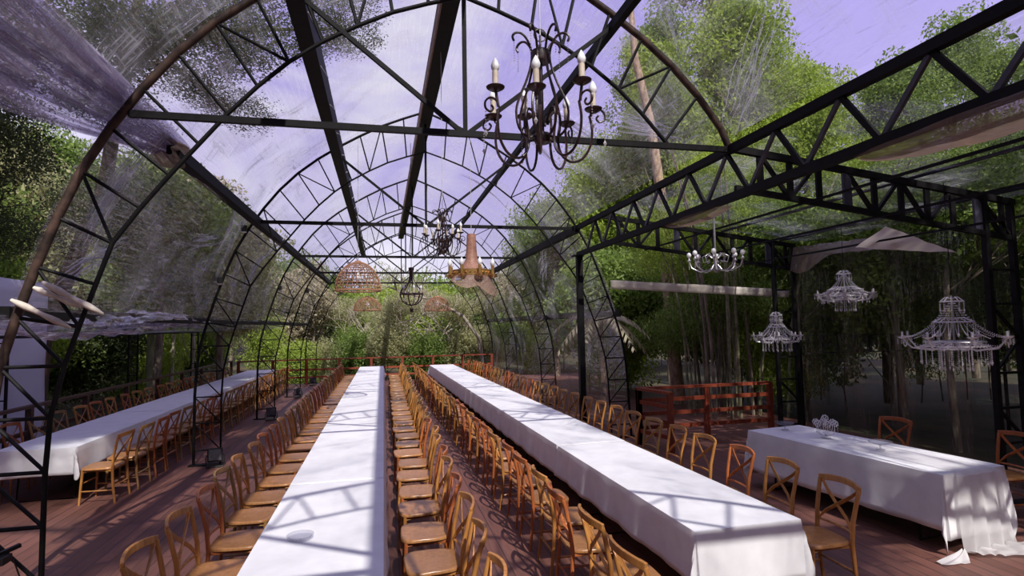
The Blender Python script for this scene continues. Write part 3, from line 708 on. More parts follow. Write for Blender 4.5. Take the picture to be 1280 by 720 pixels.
for i in range(7):
    a = 2 * PI * i / 6; r = .11 if i < 6 else 0; h = .16 if i < 6 else .22
    sx, sy = x + math.cos(a) * r, y + math.sin(a) * r
    MB().tube([(x + math.cos(a) * .01, y + math.sin(a) * .01, .77), (x + math.cos(a) * r * .8, y + math.sin(a) * r * .8, .80), (sx, sy, .742 + h)], .004, 6).obj('stem', CRYSTAL, t, True)
    m = MB()
    for k in range(26):
        th = math.acos(1 - 2 * (k + .5) / 26); ph = k * 2.4
        m.octa((sx + .038 * math.sin(th) * math.cos(ph), sy + .038 * math.sin(th) * math.sin(ph), .742 + h + .035 + .038 * math.cos(th)), .011)
    m.obj('beaded_globe', CRYSTAL, t)
    for q in range(2):
        m = MB()
        for k in range(6): m.octa((sx + .03 * math.cos(a + q * 2), sy + .03 * math.sin(a + q * 2), .742 + h - .01 - .015 * k), .0055)
        m.obj('bead_strand', CRYSTAL, t)
def ashtray(x, y, label):
    return tag(MB().lathe([(.07, 0), (.085, .004), (.095, .03), (.09, .031), (.078, .010), (.001, .008)], 28, (x, y, .7435)).obj('glass_dish', GLASS, smooth=True, base=(x, y, .7435)), label, 'glass dish')
ashtray(-.58, 4.38, 'clear glass dish on the near part of the middle table')

# ------------------------------------------------------------------ chandeliers
def candle(parent, x, y, z, s=1.0, sleeve=CANDLE, cup=IRON):
    MB().lathe([(.004 * s, -.012 * s), (.020 * s, -.008 * s), (.040 * s, .004 * s), (.043 * s, .010 * s), (.010 * s, .012 * s)], 14, (x, y, z)).obj('drip_cup', cup, parent, True)
    c = MB().lathe([(.014 * s, 0), (.014 * s, .072 * s)], 12, (x, y, z + .010 * s)).obj('candle_sleeve', sleeve, parent, True)
    c['_b'] = parent['_b']
    MB().lathe([(.009 * s, 0), (.018 * s, .012 * s), (.020 * s, .026 * s), (.014 * s, .044 * s), (.005 * s, .060 * s), (.001, .066 * s)], 12, (x, y, z + .082 * s)).obj('bulb', BULB, c, True)
def smooth(P, k=3):
    P = [V(p) for p in P]; out = []
    for i in range(len(P) - 1):
        a, b_, c_, d = P[max(i - 1, 0)], P[i], P[i + 1], P[min(i + 2, len(P) - 1)]
        for j in range(k):
            t_ = j / k; out.append(.5 * ((2 * b_) + (c_ - a) * t_ + (2 * a - 5 * b_ + 4 * c_ - d) * t_ * t_ + (3 * b_ - a - 3 * c_ + d) * t_ ** 3))
    return out + [P[-1]]
def iron_chandelier(x, y, z, n, label, s=1.0, a0=.3, wire=2.3, group='iron candle chandeliers under the ridge'):
    t = thing('iron_chandelier', (x, y, z), label, 'chandelier', group)
    P = lambda a, r, h: (x + math.cos(a) * r * s, y + math.sin(a) * r * s, z + h * s)
    MB().tube([(x, y, z - .02), (x, y, z + wire)], .0035, 6).obj('hanging_wire', WIRE, t)
    MB().tube(arc((x, y, z + .0), .035 * s, 0, 2 * PI, 14)[:-1], .004, 6, closed=True).obj('hanging_ring', IRON, t, True)
    MB().lathe([(.012, -.16), (.05, -.15), (.055, -.12), (.05, -.09), (.012, -.08)], 14, (x, y, z)).obj('upper_hub', IRON, t, True)
    MB().lathe([(.012, -.60), (.04, -.59), (.045, -.565), (.04, -.54), (.012, -.53), (.009, -.12)], 14, (x, y, z)).obj('central_stem', IRON, t, True)
    MB().tube([(x, y, z - .09), (x, y, z - .0)], .006, 6).obj('top_stem', IRON, t)
    for i in range(n):
        a = a0 + 2 * PI * i / n
        crown = [P(a, .150, -.05), P(a, .158, -.028), P(a, .147, -.008), P(a, .120, .0), P(a, .09, -.015), P(a, .062, -.06), P(a, .05, -.12), P(a, .06, -.19), P(a, .09, -.28), P(a, .125, -.36), P(a, .145, -.44), P(a, .13, -.53), P(a, .08, -.575), P(a, .035, -.56)]
        MB().tube(smooth(crown), .0068 * s, 6).obj('scroll', IRON, t, True)
        b_ = a + .25
        lp = [P(b_, .03, -.50), P(b_, .055, -.44), P(b_, .09, -.43), P(b_, .10, -.49), P(b_, .085, -.58), P(b_, .10, -.66), P(b_, .15, -.705), P(b_, .215, -.69), P(b_, .262, -.62), P(b_, .275, -.53), P(b_, .262, -.45)]
        MB().tube(smooth(lp), .0075 * s, 6).obj('arm', IRON, t, True)
        MB().tube(smooth([P(b_, .262, -.46), P(b_, .28, -.42), P(b_, .315, -.41), P(b_, .345, -.435), P(b_, .345, -.47), P(b_, .318, -.485), P(b_, .30, -.465), P(b_, .312, -.448)]), .006 * s, 6).obj('scroll', IRON, t, True)
        cx, cy, cz = P(b_, .285, -.39 + (.03 if i % 2 else -.03))
        MB().tube([P(b_, .27, -.45), (cx, cy, cz)], .008 * s, 6).obj('candle_arm', IRON, t, True)
        candle(t, cx, cy, cz, s * 1.15)
        m = MB(); bx, by, bz = P(b_, .345, -.49)
        for k in range(7): m.octa((bx, by, bz - .014 * k), .0045)
        m.octa((bx, by, bz - .014 * 7 - .012), .010, .02); m.obj('crystal_drop', CRYSTAL, t)
        m = MB(); bx, by, bz = P(a, .150, -.06)
        for k in range(8): m.octa((bx, by, bz - .014 * k), .004)
        m.obj('crystal_drop', CRYSTAL, t)
    return t
iron_chandelier(.83, 2.80, 3.80, 7, 'big wrought-iron candle chandelier hanging nearest the camera', .98, .5)
iron_chandelier(.80, 7.55, 3.82, 8, 'wrought-iron candle chandelier hanging farther back under the ridge', .88, .2)
# globe cage chandelier
def globe(x, y, z):
    t = thing('globe_chandelier', (x, y, z), 'small round iron cage chandelier hanging deep in the vault', 'chandelier')
    P = lambda a, r, h: (x + math.cos(a) * r, y + math.sin(a) * r, z + h)
    MB().tube([(x, y, z), (x, y, z + 2.7)], .005, 6).obj('hanging_wire', STEEL, t)
    MB().lathe([(.05, -.06), (.06, -.03), (.055, 0), (.01, .01)], 12, (x, y, z)).obj('canopy', IRON, t, True)
    for i in range(6):
        a = i * PI / 3 + .2
        MB().tube([P(a, .035, -.04), P(a, .035, -.2), P(a, .06, -.30), P(a, .14, -.40), P(a, .225, -.50), P(a, .24, -.58), P(a, .2, -.70), P(a, .11, -.78), P(a, .01, -.80)], .013, 6).obj('cage_rod', IRON, t, True)
        candle(t, *P(a + .5, .21, -.56), 1.25)
    MB().tube(arc((x, y, z - .56), .235, 0, 2 * PI, 28, 'xy')[:-1], .014, 6, closed=True).obj('ring', IRON, t, True)
    MB().lathe([(.008, -.84), (.04, -.88), (.035, -.93), (.002, -.95)], 10, (x, y, z)).obj('finial', IRON, t, True)
    MB().tube([P(0, 0, -.78), P(0, 0, -.86)], .008, 6).obj('finial_stem', IRON, t)
globe(.60, 12.0, 3.50)
def wicker(x, y, zt, rx, h, label):
    t = thing('wicker_lamp', (x, y, zt), label, 'pendant lamp', 'domed wicker pendant lamps')
    MB().tube([(x, y, zt), (x, y, zt + 6.2 - zt)], .005, 6).obj('cord', WIRE, t)
    m = MB()
    def P(a, e, j=0): return (x + math.cos(a) * math.cos(e) * (rx + j), y + math.sin(a) * math.cos(e) * (rx + j), zt - h + math.sin(e) * h)
    for i in range(30):
        a = 2 * PI * i / 30; m.tube([P(a + .12 * math.sin(k), PI / 2 * k / 8, .008 * math.sin(i * 2 + k)) for k in range(9)], .006, 4)
    for k in range(12):
        e = PI / 2 * k / 12.5; m.tube([P(2 * PI * i / 30, e, .012 * (-1) ** i) for i in range(30)], .006, 4, closed=True)
    m.obj('woven_shade', WICKER, t)
    m = MB()
    m.tube([P(2 * PI * i / 30, 0) for i in range(30)], .016, 6, closed=True); m.obj('rim', WICKER, t, True)
    MB().lathe([(.02, .10), (.03, .06), (.055, 0), (.05, -.04), (.02, -.065), (.002, -.07)], 14, (x, y, zt - h * .55)).obj('bulb', BULB, t, True)
    MB().lathe([(.07, -.03), (.05, .02), (.01, .03)], 12, (x, y, zt)).obj('cap', WICKER, t, True)
wicker(-.45, 11.0, 3.50, .42, .55, 'largest domed wicker pendant lamp, left of the ridge')
wicker(-.45, 18.0, 3.20, .42, .42, 'small domed wicker pendant lamp hanging left at the far end')
wicker(1.72, 18.0, 3.20, .42, .45, 'small domed wicker pendant lamp hanging right at the far end')
def copper(x, y, z):
    t = thing('copper_chandelier', (x, y, z), 'copper candle chandelier with a long neck and hanging gauze', 'chandelier')
    MB().tube([(x, y, z), (x, y, z + 1.9)], .004, 6).obj('hanging_wire', WIRE, t)
    MB().lathe([(.03, 0), (.07, -.01), (.075, -.05), (.085, -.25), (.10, -.42), (.16, -.55), (.27, -.62), (.30, -.64)], 20, (x, y, z)).obj('neck', COPPER, t, True)
    MB().lathe([(.30, -.70), (.315, -.70), (.315, -.60), (.30, -.60)], 28, (x, y, z)).obj('brass_band', BRASS, t, True)
    m = MB()
    for i in range(28): m.octa((x + .32 * math.cos(i * 2 * PI / 28), y + .32 * math.sin(i * 2 * PI / 28), z - .65), .018)
    m.obj('band_beads', BRASS, t)
    for i in range(8):
        a = i * PI / 4 + .2; cx, cy = x + .37 * math.cos(a), y + .37 * math.sin(a)
        MB().tube([(x + .3 * math.cos(a), y + .3 * math.sin(a), z - .68), (x + .35 * math.cos(a), y + .35 * math.sin(a), z - .75), (cx, cy, z - .70)], .008, 6).obj('arm', BRASS, t, True)
        candle(t, cx, cy, z - .70, 1.9, BRASS, BRASS)
    def f(u, v):
        a = u * 2 * PI; q = .10 * abs(math.sin(a * 2.5 + .4)); r = .30 + v * (.02 + .10 * abs(math.cos(a * 1.5 + .5)))
        return (x + r * math.cos(a), y + r * math.sin(a), z - .68 - v * (.18 + q + .10 * math.cos(a - .1)))
    MB().grid(f, 60, 8).obj('gauze_skirt', GAUZE, t, True)
copper(1.42, 9.0, 3.75)
def silver(x, y, z):
    t = thing('silver_chandelier', (x, y, z), 'silver scroll chandelier with round white bulbs above the red railing', 'chandelier')
    P = lambda a, r, h: (x + math.cos(a) * r, y + math.sin(a) * r, z + h)
    MB().tube([(x, y, z - .58), (x, y, z + .35)], .014, 8).obj('stem', CHROME, t, True)
    MB().lathe([(.01, -.62), (.05, -.58), (.03, -.5), (.015, -.4)], 12, (x, y, z)).obj('hub', CHROME, t, True)
    for i in range(8):
        a = i * PI / 4 + .15
        MB().tube([P(a, .02, -.5), P(a, .08, -.58), P(a, .2, -.60), P(a, .31, -.54), P(a, .34, -.44)], .008, 6).obj('arm', CHROME, t, True)
        MB().tube([P(a, .04, -.42), P(a, .1, -.36), P(a, .17, -.40), P(a, .15, -.48), P(a, .1, -.46)], .006, 6).obj('scroll', CHROME, t, True)
        MB().lathe([(.012, -.02), (.028, 0), (.012, .02), (.012, .05)], 10, P(a, .34, -.44)).obj('cup', CHROME, t, True)
        MB().lathe([(.01, 0), (.028, .02), (.032, .04), (.022, .065), (.002, .075)], 12, P(a, .34, -.40)).obj('bulb', BULB, t, True)
        m = MB()
        for k in range(5): m.octa(P(a, .34, -.48 - .018 * k), .008)
        m.obj('crystal_drop', CRYSTAL, t)
silver(4.38, 6.7, 3.52)
def crystal(x, y, zt, R1, Ht, n, label, tiers, wire):
    t = thing('crystal_chandelier', (x, y, zt), label, 'chandelier', 'crystal chandeliers of the annex')
    P = lambda a, r, h: (x + math.cos(a) * r, y + math.sin(a) * r, zt - h)
    MB().tube([(x, y, zt - Ht * .75), (x, y, zt + .03)], .011, 8).obj('stem', CHROME, t, True)
    MB().tube([(x, y, zt + .03), (x, y, zt + wire)], .004, 6).obj('hanging_wire', STEEL, t, True)
    m0 = MB().tube(arc((x, y, zt - Ht * .62), R1 * .55, 0, 2 * PI, 24, 'xy')[:-1], .010, 6, closed=True); m0.obj('ring', CHROME, t, True)
    for rr, hh, nn, ln in tiers:
        MB().tube([P(2 * PI * i / 20, rr * R1, hh * Ht) for i in range(20)], .007, 5, closed=True).obj('tier_ring', CRYSTAL, t, True)
        for i in range(nn):
            m = MB(); a = 2 * PI * i / nn
            k = 0
            while k * .02 < ln: m.octa(P(a, rr * R1, hh * Ht + .012 + k * .02), .0085); k += 1
            m.octa(P(a, rr * R1, hh * Ht + .02 + k * .02), .012, .026); m.obj('crystal_strand', CRYSTAL, t)
            if ln > .06 or rr < .5:
                MB().tube([P(a, .015, hh * Ht - .03), P(a, rr * R1 * .5, hh * Ht - .05), P(a, rr * R1, hh * Ht)], .005, 5).obj('spoke', CRYSTAL, t, True)
    for i in range(n):
        a = 2 * PI * i / n + .2
        MB().tube([P(a, .02, Ht * .62), P(a, R1 * .4, Ht * .74), P(a, R1 * .8, Ht * .70), P(a, R1 * .97, Ht * .56)], .009, 6).obj('arm', CRYSTAL, t, True)
        MB().lathe([(.012, -.01), (.045, .005), (.05, .015), (.012, .018)], 12, P(a, R1 * .97, Ht * .56)).obj('bobeche', CRYSTAL, t, True)
        MB().lathe([(.011, 0), (.011, .05), (.002, .055)], 10, P(a, R1 * .97, Ht * .54)).obj('candle_tube', CRYSTAL, t, True)
        for q in range(4):
            m = MB(); px, py, pz = P(a, R1 * .97, Ht * .58); aa = q * PI / 2 + a
            for k in range(4): m.octa((px + .045 * math.cos(aa), py + .045 * math.sin(aa), pz - .016 * k), .008)
            m.obj('pendant', CRYSTAL, t)
        # beads swagged from the crown to the arms
        for a2 in (a, a + PI / n):
            m = MB()
            for k in range(24):
                f_ = k / 23; m.octa(P(a2, .03 + (R1 * .9 - .03) * f_, Ht * (.08 + .48 * f_) + .10 * Ht * math.sin(PI * f_)), .008)
            m.obj('bead_swag', CRYSTAL, t)
        m = MB(); px, py, pz = P(a, R1 * .97, Ht * .60); qx, qy, qz = P(a + 2 * PI / n, R1 * .97, Ht * .60)
        for k in range(14):
            f_ = k / 13; m.octa((px + (qx - px) * f_, py + (qy - py) * f_, pz - .07 * math.sin(PI * f_)), .008)
        m.obj('bead_swag', CRYSTAL, t)
    return t
crystal(7.0, 7.3, 2.98, .40, .62, 10, 'small white crystal chandelier highest up over the back of the head table', [(.25, .05, 8, .05), (.6, .45, 18, .11), (.35, .7, 14, .14), (.8, .6, 20, .08)], .75)
crystal(6.15, 4.95, 2.46, .50, .78, 8, 'wide crystal chandelier at right beside the ladder column', [(.22, .05, 10, .08), (.38, .34, 14, .12), (.62, .68, 22, .16), (.3, .72, 12, .2)], 1.30)
crystal(6.3, 8.0, 2.36, .36, .66, 8, 'crystal chandelier in front of the ladder column behind the head table', [(.25, .05, 8, .05), (.35, .34, 10, .09), (.6, .64, 20, .16)], 1.35)

# ------------------------------------------------------------------ floodlights at the left legs
def flood(x, y, label, rz=.2):
    t = thing('floodlight', (x, y, 0), label, 'floodlight', 'black floodlights on the deck', rz, local=True)
    MB().box((0, 0, .012), (.26, .16, .024)).obj('base', BLACK, t, bevel=.005)
    MB().tube([(-.13, 0, .03), (-.14, 0, .15), (-.12, 0, .2)], .008, 6).obj('bracket', BLACK, t)
    MB().tube([(.13, 0, .03), (.14, 0, .15), (.12, 0, .2)], .008, 6).obj('bracket', BLACK, t)
    MB().add([(-.115, -.09, .10), (.115, -.09, .10), (.115, .07, .06), (-.115, .07, .06), (-.115, -.07, .32), (.115, -.07, .32), (.10, .09, .27), (-.10, .09, .27)], [(0, 1, 5, 4), (3, 7, 6, 2), (0, 3, 2, 1), (4, 5, 6, 7), (1, 2, 6, 5), (0, 4, 7, 3)]).obj('housing', BLACK, t, bevel=.01)
    MB().add([(-.09, -.094, .125), (.09, -.094, .125), (.09, -.079, .295), (-.09, -.079, .295)], [(0, 1, 2, 3)]).obj('lens', LENS, t)
for yy, nm in ((10.3, 'at the foot of the second arch on the left'), (15.1, 'at the foot of the third arch on the left'), (19.6, 'at the foot of the fourth arch on the left'), (24.0 - .35, 'on the deck by the far railing')):
    flood(XC - 3.62 + (.12 if yy < 24 else .2), yy, 'black floodlight ' + nm)
t = thing('wall_floodlight', (-2.95, 5.25, .5), 'black flat floodlight clamped low on the nearest left leg', 'floodlight')
MB().box((-2.98, 5.2, .52), (.34, .12, .06)).obj('housing', BLACK, t, bevel=.008)
MB().bar((-2.9, 5.2, .55), (-2.8, 5.33, .58), .03).obj('bracket', BLACK, t)
MB().tube([(-2.8, 5.25, .5), (-2.72, 5.28, .2), (-2.7, 5.3, .02)], .006, 5).obj('cable', BLACK, t)
for i, (x, y, z) in enumerate(((-2.33, 10.4, 4.0), (-2.7, 10.4, 3.1), (-2.55, 15.25, 3.3), (-2.45, 19.8, 3.5))):
    t = thing('spot_lamp', (x, y, z), 'small round spot lamp clipped ' + ['high on the left of the second arch', 'lower on the left of the second arch', 'on the left of the third arch', 'on the left of the fourth arch'][i], 'spot lamp', 'small spot lamps clipped on the arches')
    MB().lathe([(.03, -.06), (.05, -.03), (.055, .05), (.04, .055)], 14, (x, y, z)).obj('head', BLACK, t, True)
    MB().lathe([(.048, -.062), (.03, -.075), (.002, -.08)], 14, (x, y, z)).obj('lens', BULB, t, True)
    MB().bar((x, y, z + .05), (x - .06, y + .03, z + .12), .012).obj('clip', BLACK, t)

# ------------------------------------------------------------------ vegetation
def leaf_cloud(name, n, size, blobs, seed, asp=.5, droop=0.0, shell=.55, flat=.85):
    rng = np.random.default_rng(seed)
    cen = rng.normal(size=(blobs, 3)); cen /= np.linalg.norm(cen, axis=1)[:, None]; cen *= (rng.random((blobs, 1)) ** .5) * .68
    rad = rng.uniform(.22, .42, blobs)
    k = rng.integers(0, blobs, n); d = rng.normal(size=(n, 3)); d /= np.linalg.norm(d, axis=1)[:, None]
    p = cen[k] + d * (rad[k] * (shell + (1 - shell) * rng.random(n)))[:, None] * np.array([1, 1, flat])
    a = rng.normal(size=(n, 3)); a[:, 2] -= droop; a /= np.linalg.norm(a, axis=1)[:, None]
    b_ = rng.normal(size=(n, 3)); b_ -= (b_ * a).sum(1)[:, None] * a; b_ /= np.linalg.norm(b_, axis=1)[:, None]
    s = size * rng.uniform(.6, 1.3, n)[:, None]
    co = np.stack([p - a * s, p + b_ * s * asp, p + a * s, p - b_ * s * asp], 1).reshape(-1, 3)
    me = bpy.data.meshes.new(name); me.vertices.add(4 * n); me.vertices.foreach_set('co', co.ravel())
    me.loops.add(4 * n); me.loops.foreach_set('vertex_index', np.arange(4 * n, dtype=np.int32))
    me.polygons.add(n); me.polygons.foreach_set('loop_start', np.arange(0, 4 * n, 4, dtype=np.int32)); me.update(calc_edges=True)
    me.materials.append(LEAF['mid']); return me
CL = [leaf_cloud('foliage', 9000, .036, 30, 1), leaf_cloud('foliage', 9000, .036, 26, 2), leaf_cloud('foliage', 5200, .034, 34, 3), leaf_cloud('foliage', 11000, .028, 40, 4, .3, 1.4)]
CANOPY = [leaf_cloud('foliage', 9000, .020, 46, 11, .5, .3, .2), leaf_cloud('foliage', 9000, .020, 50, 12, .5, .3, .2)]
def foliage(parent, me, key, loc, sc, rz):
    o = bpy.data.objects.new('foliage', me); C.objects.link(o); o.parent = parent
    o.location = loc; o.scale = sc; o.rotation_euler = (R.uniform(-.2, .2), R.uniform(-.2, .2), rz)
    o.material_slots[0].link = 'OBJECT'; o.material_slots[0].material = LEAF[key]; return o
def branches(m, p, d, ln, r, depth, spread=.6, up=.15):
    q = p + d * ln; mid = p.lerp(q, .5) + V((R.uniform(-1, 1), R.uniform(-1, 1), R.uniform(-1, 1))) * ln * .06
    m.tube([p, mid, q], [r, r * .82, r * .62], 5 if depth < 3 else 4)
    if depth <= 0: return
    for _ in range(2 if R.random() < .55 else 3):
        nd = (d + V((R.gauss(0, 1), R.gauss(0, 1), R.gauss(0, .8))) * spread + V((0, 0, up))).normalized()
        branches(m, q if R.random() < .7 else mid, nd, ln * R.uniform(.62, .85), r * .6, depth - 1, spread, up)
def tree(x, y, h, cr, key, label, group, trunk_r=.12, bark=BARK, clouds=None, z0=-.3, crown_h=None, low=False, n=2, path=None):
    t = thing('bush' if low else 'tree', (x, y, z0), label, 'bush' if low else 'tree', group, local=True)
    ch = crown_h or cr * 1.1
    m = MB()
    if low: branches(m, V((0, 0, 0)), V((0, 0, 1)), h * .35, .03, 3, .7)
    else:
        P = path or [(0, 0, 0), (R.uniform(-.2, .2), R.uniform(-.2, .2), h * .4), (R.uniform(-.3, .3), R.uniform(-.3, .3), h * .75)]
        m.tube(P, [trunk_r * (1 - .25 * i / (len(P) - 1) * 1.6) for i in range(len(P))], 9)
        for _ in range(5):
            i0 = V(P[-1]).lerp(V(P[-2]), R.random() * .7)
            branches(m, i0, V((R.uniform(-1, 1), R.uniform(-1, 1), R.uniform(.3, 1))).normalized(), cr * .45, trunk_r * .4, 2)
    m.obj('branches' if low else 'trunk', bark, t, True)
    for i in range(n):
        me = (clouds or CL)[R.randrange(len(clouds or CL))]
        s = cr * R.uniform(.85, 1.1); a = R.random() * 6
        off = V((math.cos(a), math.sin(a), 0)) * cr * .3 * (i > 0)
        foliage(t, me, key, (off.x, off.y, h - (min(ch, cr * 1.1) * .35 if i == 0 else ch * R.uniform(.15, 1.0))), (s, s, min(ch, cr * 1.1) * R.uniform(.85, 1.1)), a)
    return t
def forest(specs, label, group, **kw):
    for (x, y, h, cr, key) in specs: tree(x, y, h, cr, key, label, group, **kw)
# far end: low undergrowth, twiggy trees and taller woods behind
sp = []
for i in range(24):
    x = -16 + 1.5 * i + R.uniform(-.5, .5); sp.append((x, 27.5 + R.uniform(-1, 2.5), R.uniform(1.6, 2.6) + (.8 if x < -4 or x > 9 else 0), R.uniform(1.3, 1.8), R.choice(['mid', 'mid', 'olive', 'bright', 'olive'])))
forest(sp, 'leafy green bush beyond the far railing', 'bushes beyond the far railing', low=True, n=2)
sp = []
for i in range(20):
    x = -22 + 2.6 * i + R.uniform(-.8, .8); side = max(0, abs(x - 2) - 5)
    sp.append((x, 37 + R.uniform(-3, 4), min(4.2 + side * .75, 12) + R.uniform(-.4, .8), 2.8 + R.uniform(-.3, .6), R.choice(['mid', 'olive', 'dry', 'mid', 'bright'] if x < 12 else ['mid', 'bright', 'bright'])))
forest(sp, 'hazy green tree in the wood behind the far end of the deck', 'trees of the wood behind the far end', n=3)
sp = []
for i in range(22):
    x = -50 + 5 * i; side = max(0, abs(x - 2) - 10)
    sp.append((x, 56 + R.uniform(-4, 4), min(5.5 + side * .45, 15), 5.2, R.choice(['mid', 'olive', 'dark'])))
forest(sp, 'distant tree on the wooded skyline', 'distant trees on the skyline', n=3)
# bare twiggy trees at the far end
for i, (x, y, h) in enumerate(((.9, 27.5, 4.6), (3.4, 26.8, 4.4), (2.6, 30, 5.0), (-1.6, 31, 4.6), (5.2, 28.5, 4.8), (0.2, 29.5, 4.0))):
    t = thing('bare_tree', (x, y, -.3), 'bare pale twiggy tree beyond the far railing', 'tree', 'bare twiggy trees beyond the far railing', local=True)
    m = MB()
    for _ in range(2): branches(m, V((R.uniform(-.1, .1), 0, 0)), V((R.uniform(-.25, .25), R.uniform(-.2, .2), 1)).normalized(), h * .36, .07, 5, .55, .12)
    m.obj('branches', TWIG, t, True)
    foliage(t, CL[2], 'olive', (0, 0, h * .75), (1.3, 1.3, 1.2), R.random() * 6)
t = thing('leaning_branch', (4.6, 25.5, -.3), 'pale bare trunk leaning in from the right beyond the far railing', 'tree', local=True)
m = MB(); m.tube([(0, 0, 0), (-.3, 0, 2.0), (-1.0, .1, 3.0), (-2.2, .2, 3.7), (-3.6, .3, 4.1), (-5.0, .4, 4.6)], [.10, .09, .07, .055, .04, .02], 7)
for _ in range(9):
    k = R.random(); branches(m, V((-1.0 - 3.4 * k, .2, 3.0 + 1.3 * k)), V((R.uniform(-1, .3), R.uniform(-.5, .5), R.uniform(-.2, 1))).normalized(), .6, .025, 3, .6, 0)
m.obj('trunk', TWIG, t, True)
# left side wood
sp = []
for i in range(16):
    y = 6 + i * 1.5; sp.append((-9.3 + R.uniform(-.8, .8), y, R.uniform(2.6, 3.6), R.uniform(1.5, 2.0), R.choice(['mid', 'mid', 'bright', 'dark', 'olive'])))
forest(sp, 'leafy green shrub beyond the left railing', 'shrubs beyond the left railing', low=True, n=3)
sp = []
for i in range(9):
    y = 15 + i * 2.2; sp.append((-12.0 + R.uniform(-1.2, 1.2), y, 6.0 + R.uniform(-.6, 1.4), 2.8, R.choice(['mid', 'dark', 'olive', 'bright'])))
forest(sp, 'green tree in the wood left of the deck', 'trees of the left wood', n=4)
for i, (x, y, r, h) in enumerate(((-7.0, 19.4, .12, 7), (-7.6, 23.0, .08, 6), (-8.4, 25.5, .07, 6), (-6.8, 22.4, .06, 6))):
    t = thing('slender_tree', (x, y, -.3), ['pale straight trunk beyond the left railing between the white screen and the slim post', 'slender pale trunk beyond the far part of the left railing', 'thin pale trunk behind the far left corner of the railing', 'thin leaning trunk by the far part of the left table'][i], 'tree', 'slender trunks beyond the left railing', local=True)
    m = MB(); m.tube([(0, 0, 0), (.04 * (1 + i), 0, h * .3), (.1, .1, h * .6), (.3 * (-1) ** i, .2, h)], [r, r * .9, r * .75, r * .4], 8)
    for _ in range(4): branches(m, V((.05, 0, h * R.uniform(.25, .6))), V((R.uniform(-1, 1), R.uniform(-.5, .5), .7)).normalized(), .9, r * .35, 3)
    m.obj('trunk', TWIG if i else simple('pale_green_bark', (.22, .22, .12), (.5, .48, .32), .9, (3, 3, 1), bump=.4), t, True)
    foliage(t, CL[2], 'olive', (0, 0, h), (1.6, 1.6, 1.4), i)
# big trees whose branches hang over the vault on the left
def big_tree(x, y, label, path, r, crowns, key, clouds, bark=BARKD, group=None):
    t = thing('tree', (x, y, -.3), label, 'tree', group, local=True)
    m = MB(); m.tube(path, [r * (1 - .6 * i / (len(path) - 1)) for i in range(len(path))], 10)
    for (cx, cy, cz, sx, sy, sz) in crowns:
        a = V(path[-1]) if cz > path[-1][2] else V(path[-2]); c_ = V((cx - x, cy - y, cz + .3)); mid = a.lerp(c_, .5) + V((0, 0, .4))
        m.tube([a, mid, c_], [r * .4, r * .25, r * .08], 6)
        for _ in range(5): branches(m, mid.lerp(c_, R.random()), V((R.uniform(-1, 1), R.uniform(-1, 1), R.uniform(-.3, .8))).normalized(), min(sx, sz) * .4, r * .08, 2, .6, 0)
    m.obj('trunk', bark, t, True)
    for i, (cx, cy, cz, sx, sy, sz) in enumerate(crowns):
        foliage(t, clouds[i % len(clouds)], key if isinstance(key, str) else key[i % len(key)], (cx - x, cy - y, cz + .3), (sx, sy, sz), i * 1.3)
    return t
big_tree(-8.6, 10.5, 'tall dark tree hanging its leaves over the left edge of the vault', [(0, 0, 0), (.1, .1, 3), (.4, .2, 6), (.8, .3, 8)], .24,
         [(-5.3, 9.0, 5.0, 1.3, 1.4, 1.3), (-5.5, 9.4, 3.75, 1.0, 1.1, .8), (-6.3, 9.6, 6.3, 1.7, 1.7, 1.3), (-6.9, 9.4, 4.6, 1.6, 1.6, 1.5), (-5.0, 9.2, 6.4, 1.2, 1.3, 1.0), (-7.2, 10.0, 8.0, 2.4, 2.4, 1.6)], 'dark', CANOPY)
big_tree(-7.9, 15.3, 'tall brown-trunked tree rising left of the vault behind the film', [(0, 0, 0), (.2, -.1, 2.5), (1.5, -.4, 6), (1.9, -.5, 9), (2.4, -.6, 12)], .22,
         [(-6.4, 13.6, 8.6, 2.2, 2.2, 1.9), (-4.8, 13.0, 8.5, 2.0, 2.0, 1.7), (-2.9, 13.0, 8.6, 2.0, 2.0, 1.3), (-1.0, 13.2, 9.2, 1.5, 1.6, 1.0), (-3.5, 13.3, 7.3, 1.4, 1.5, .8), (-5.6, 13.5, 7.0, 1.4, 1.4, 1.0), (-6.3, 14.2, 4.9, 1.7, 1.5, 1.6), (-3.8, 14.0, 10.4, 2.6, 2.6, 1.5), (-1.0, 14.0, 10.8, 1.8, 2.0, 1.1)], 'dark', CANOPY)
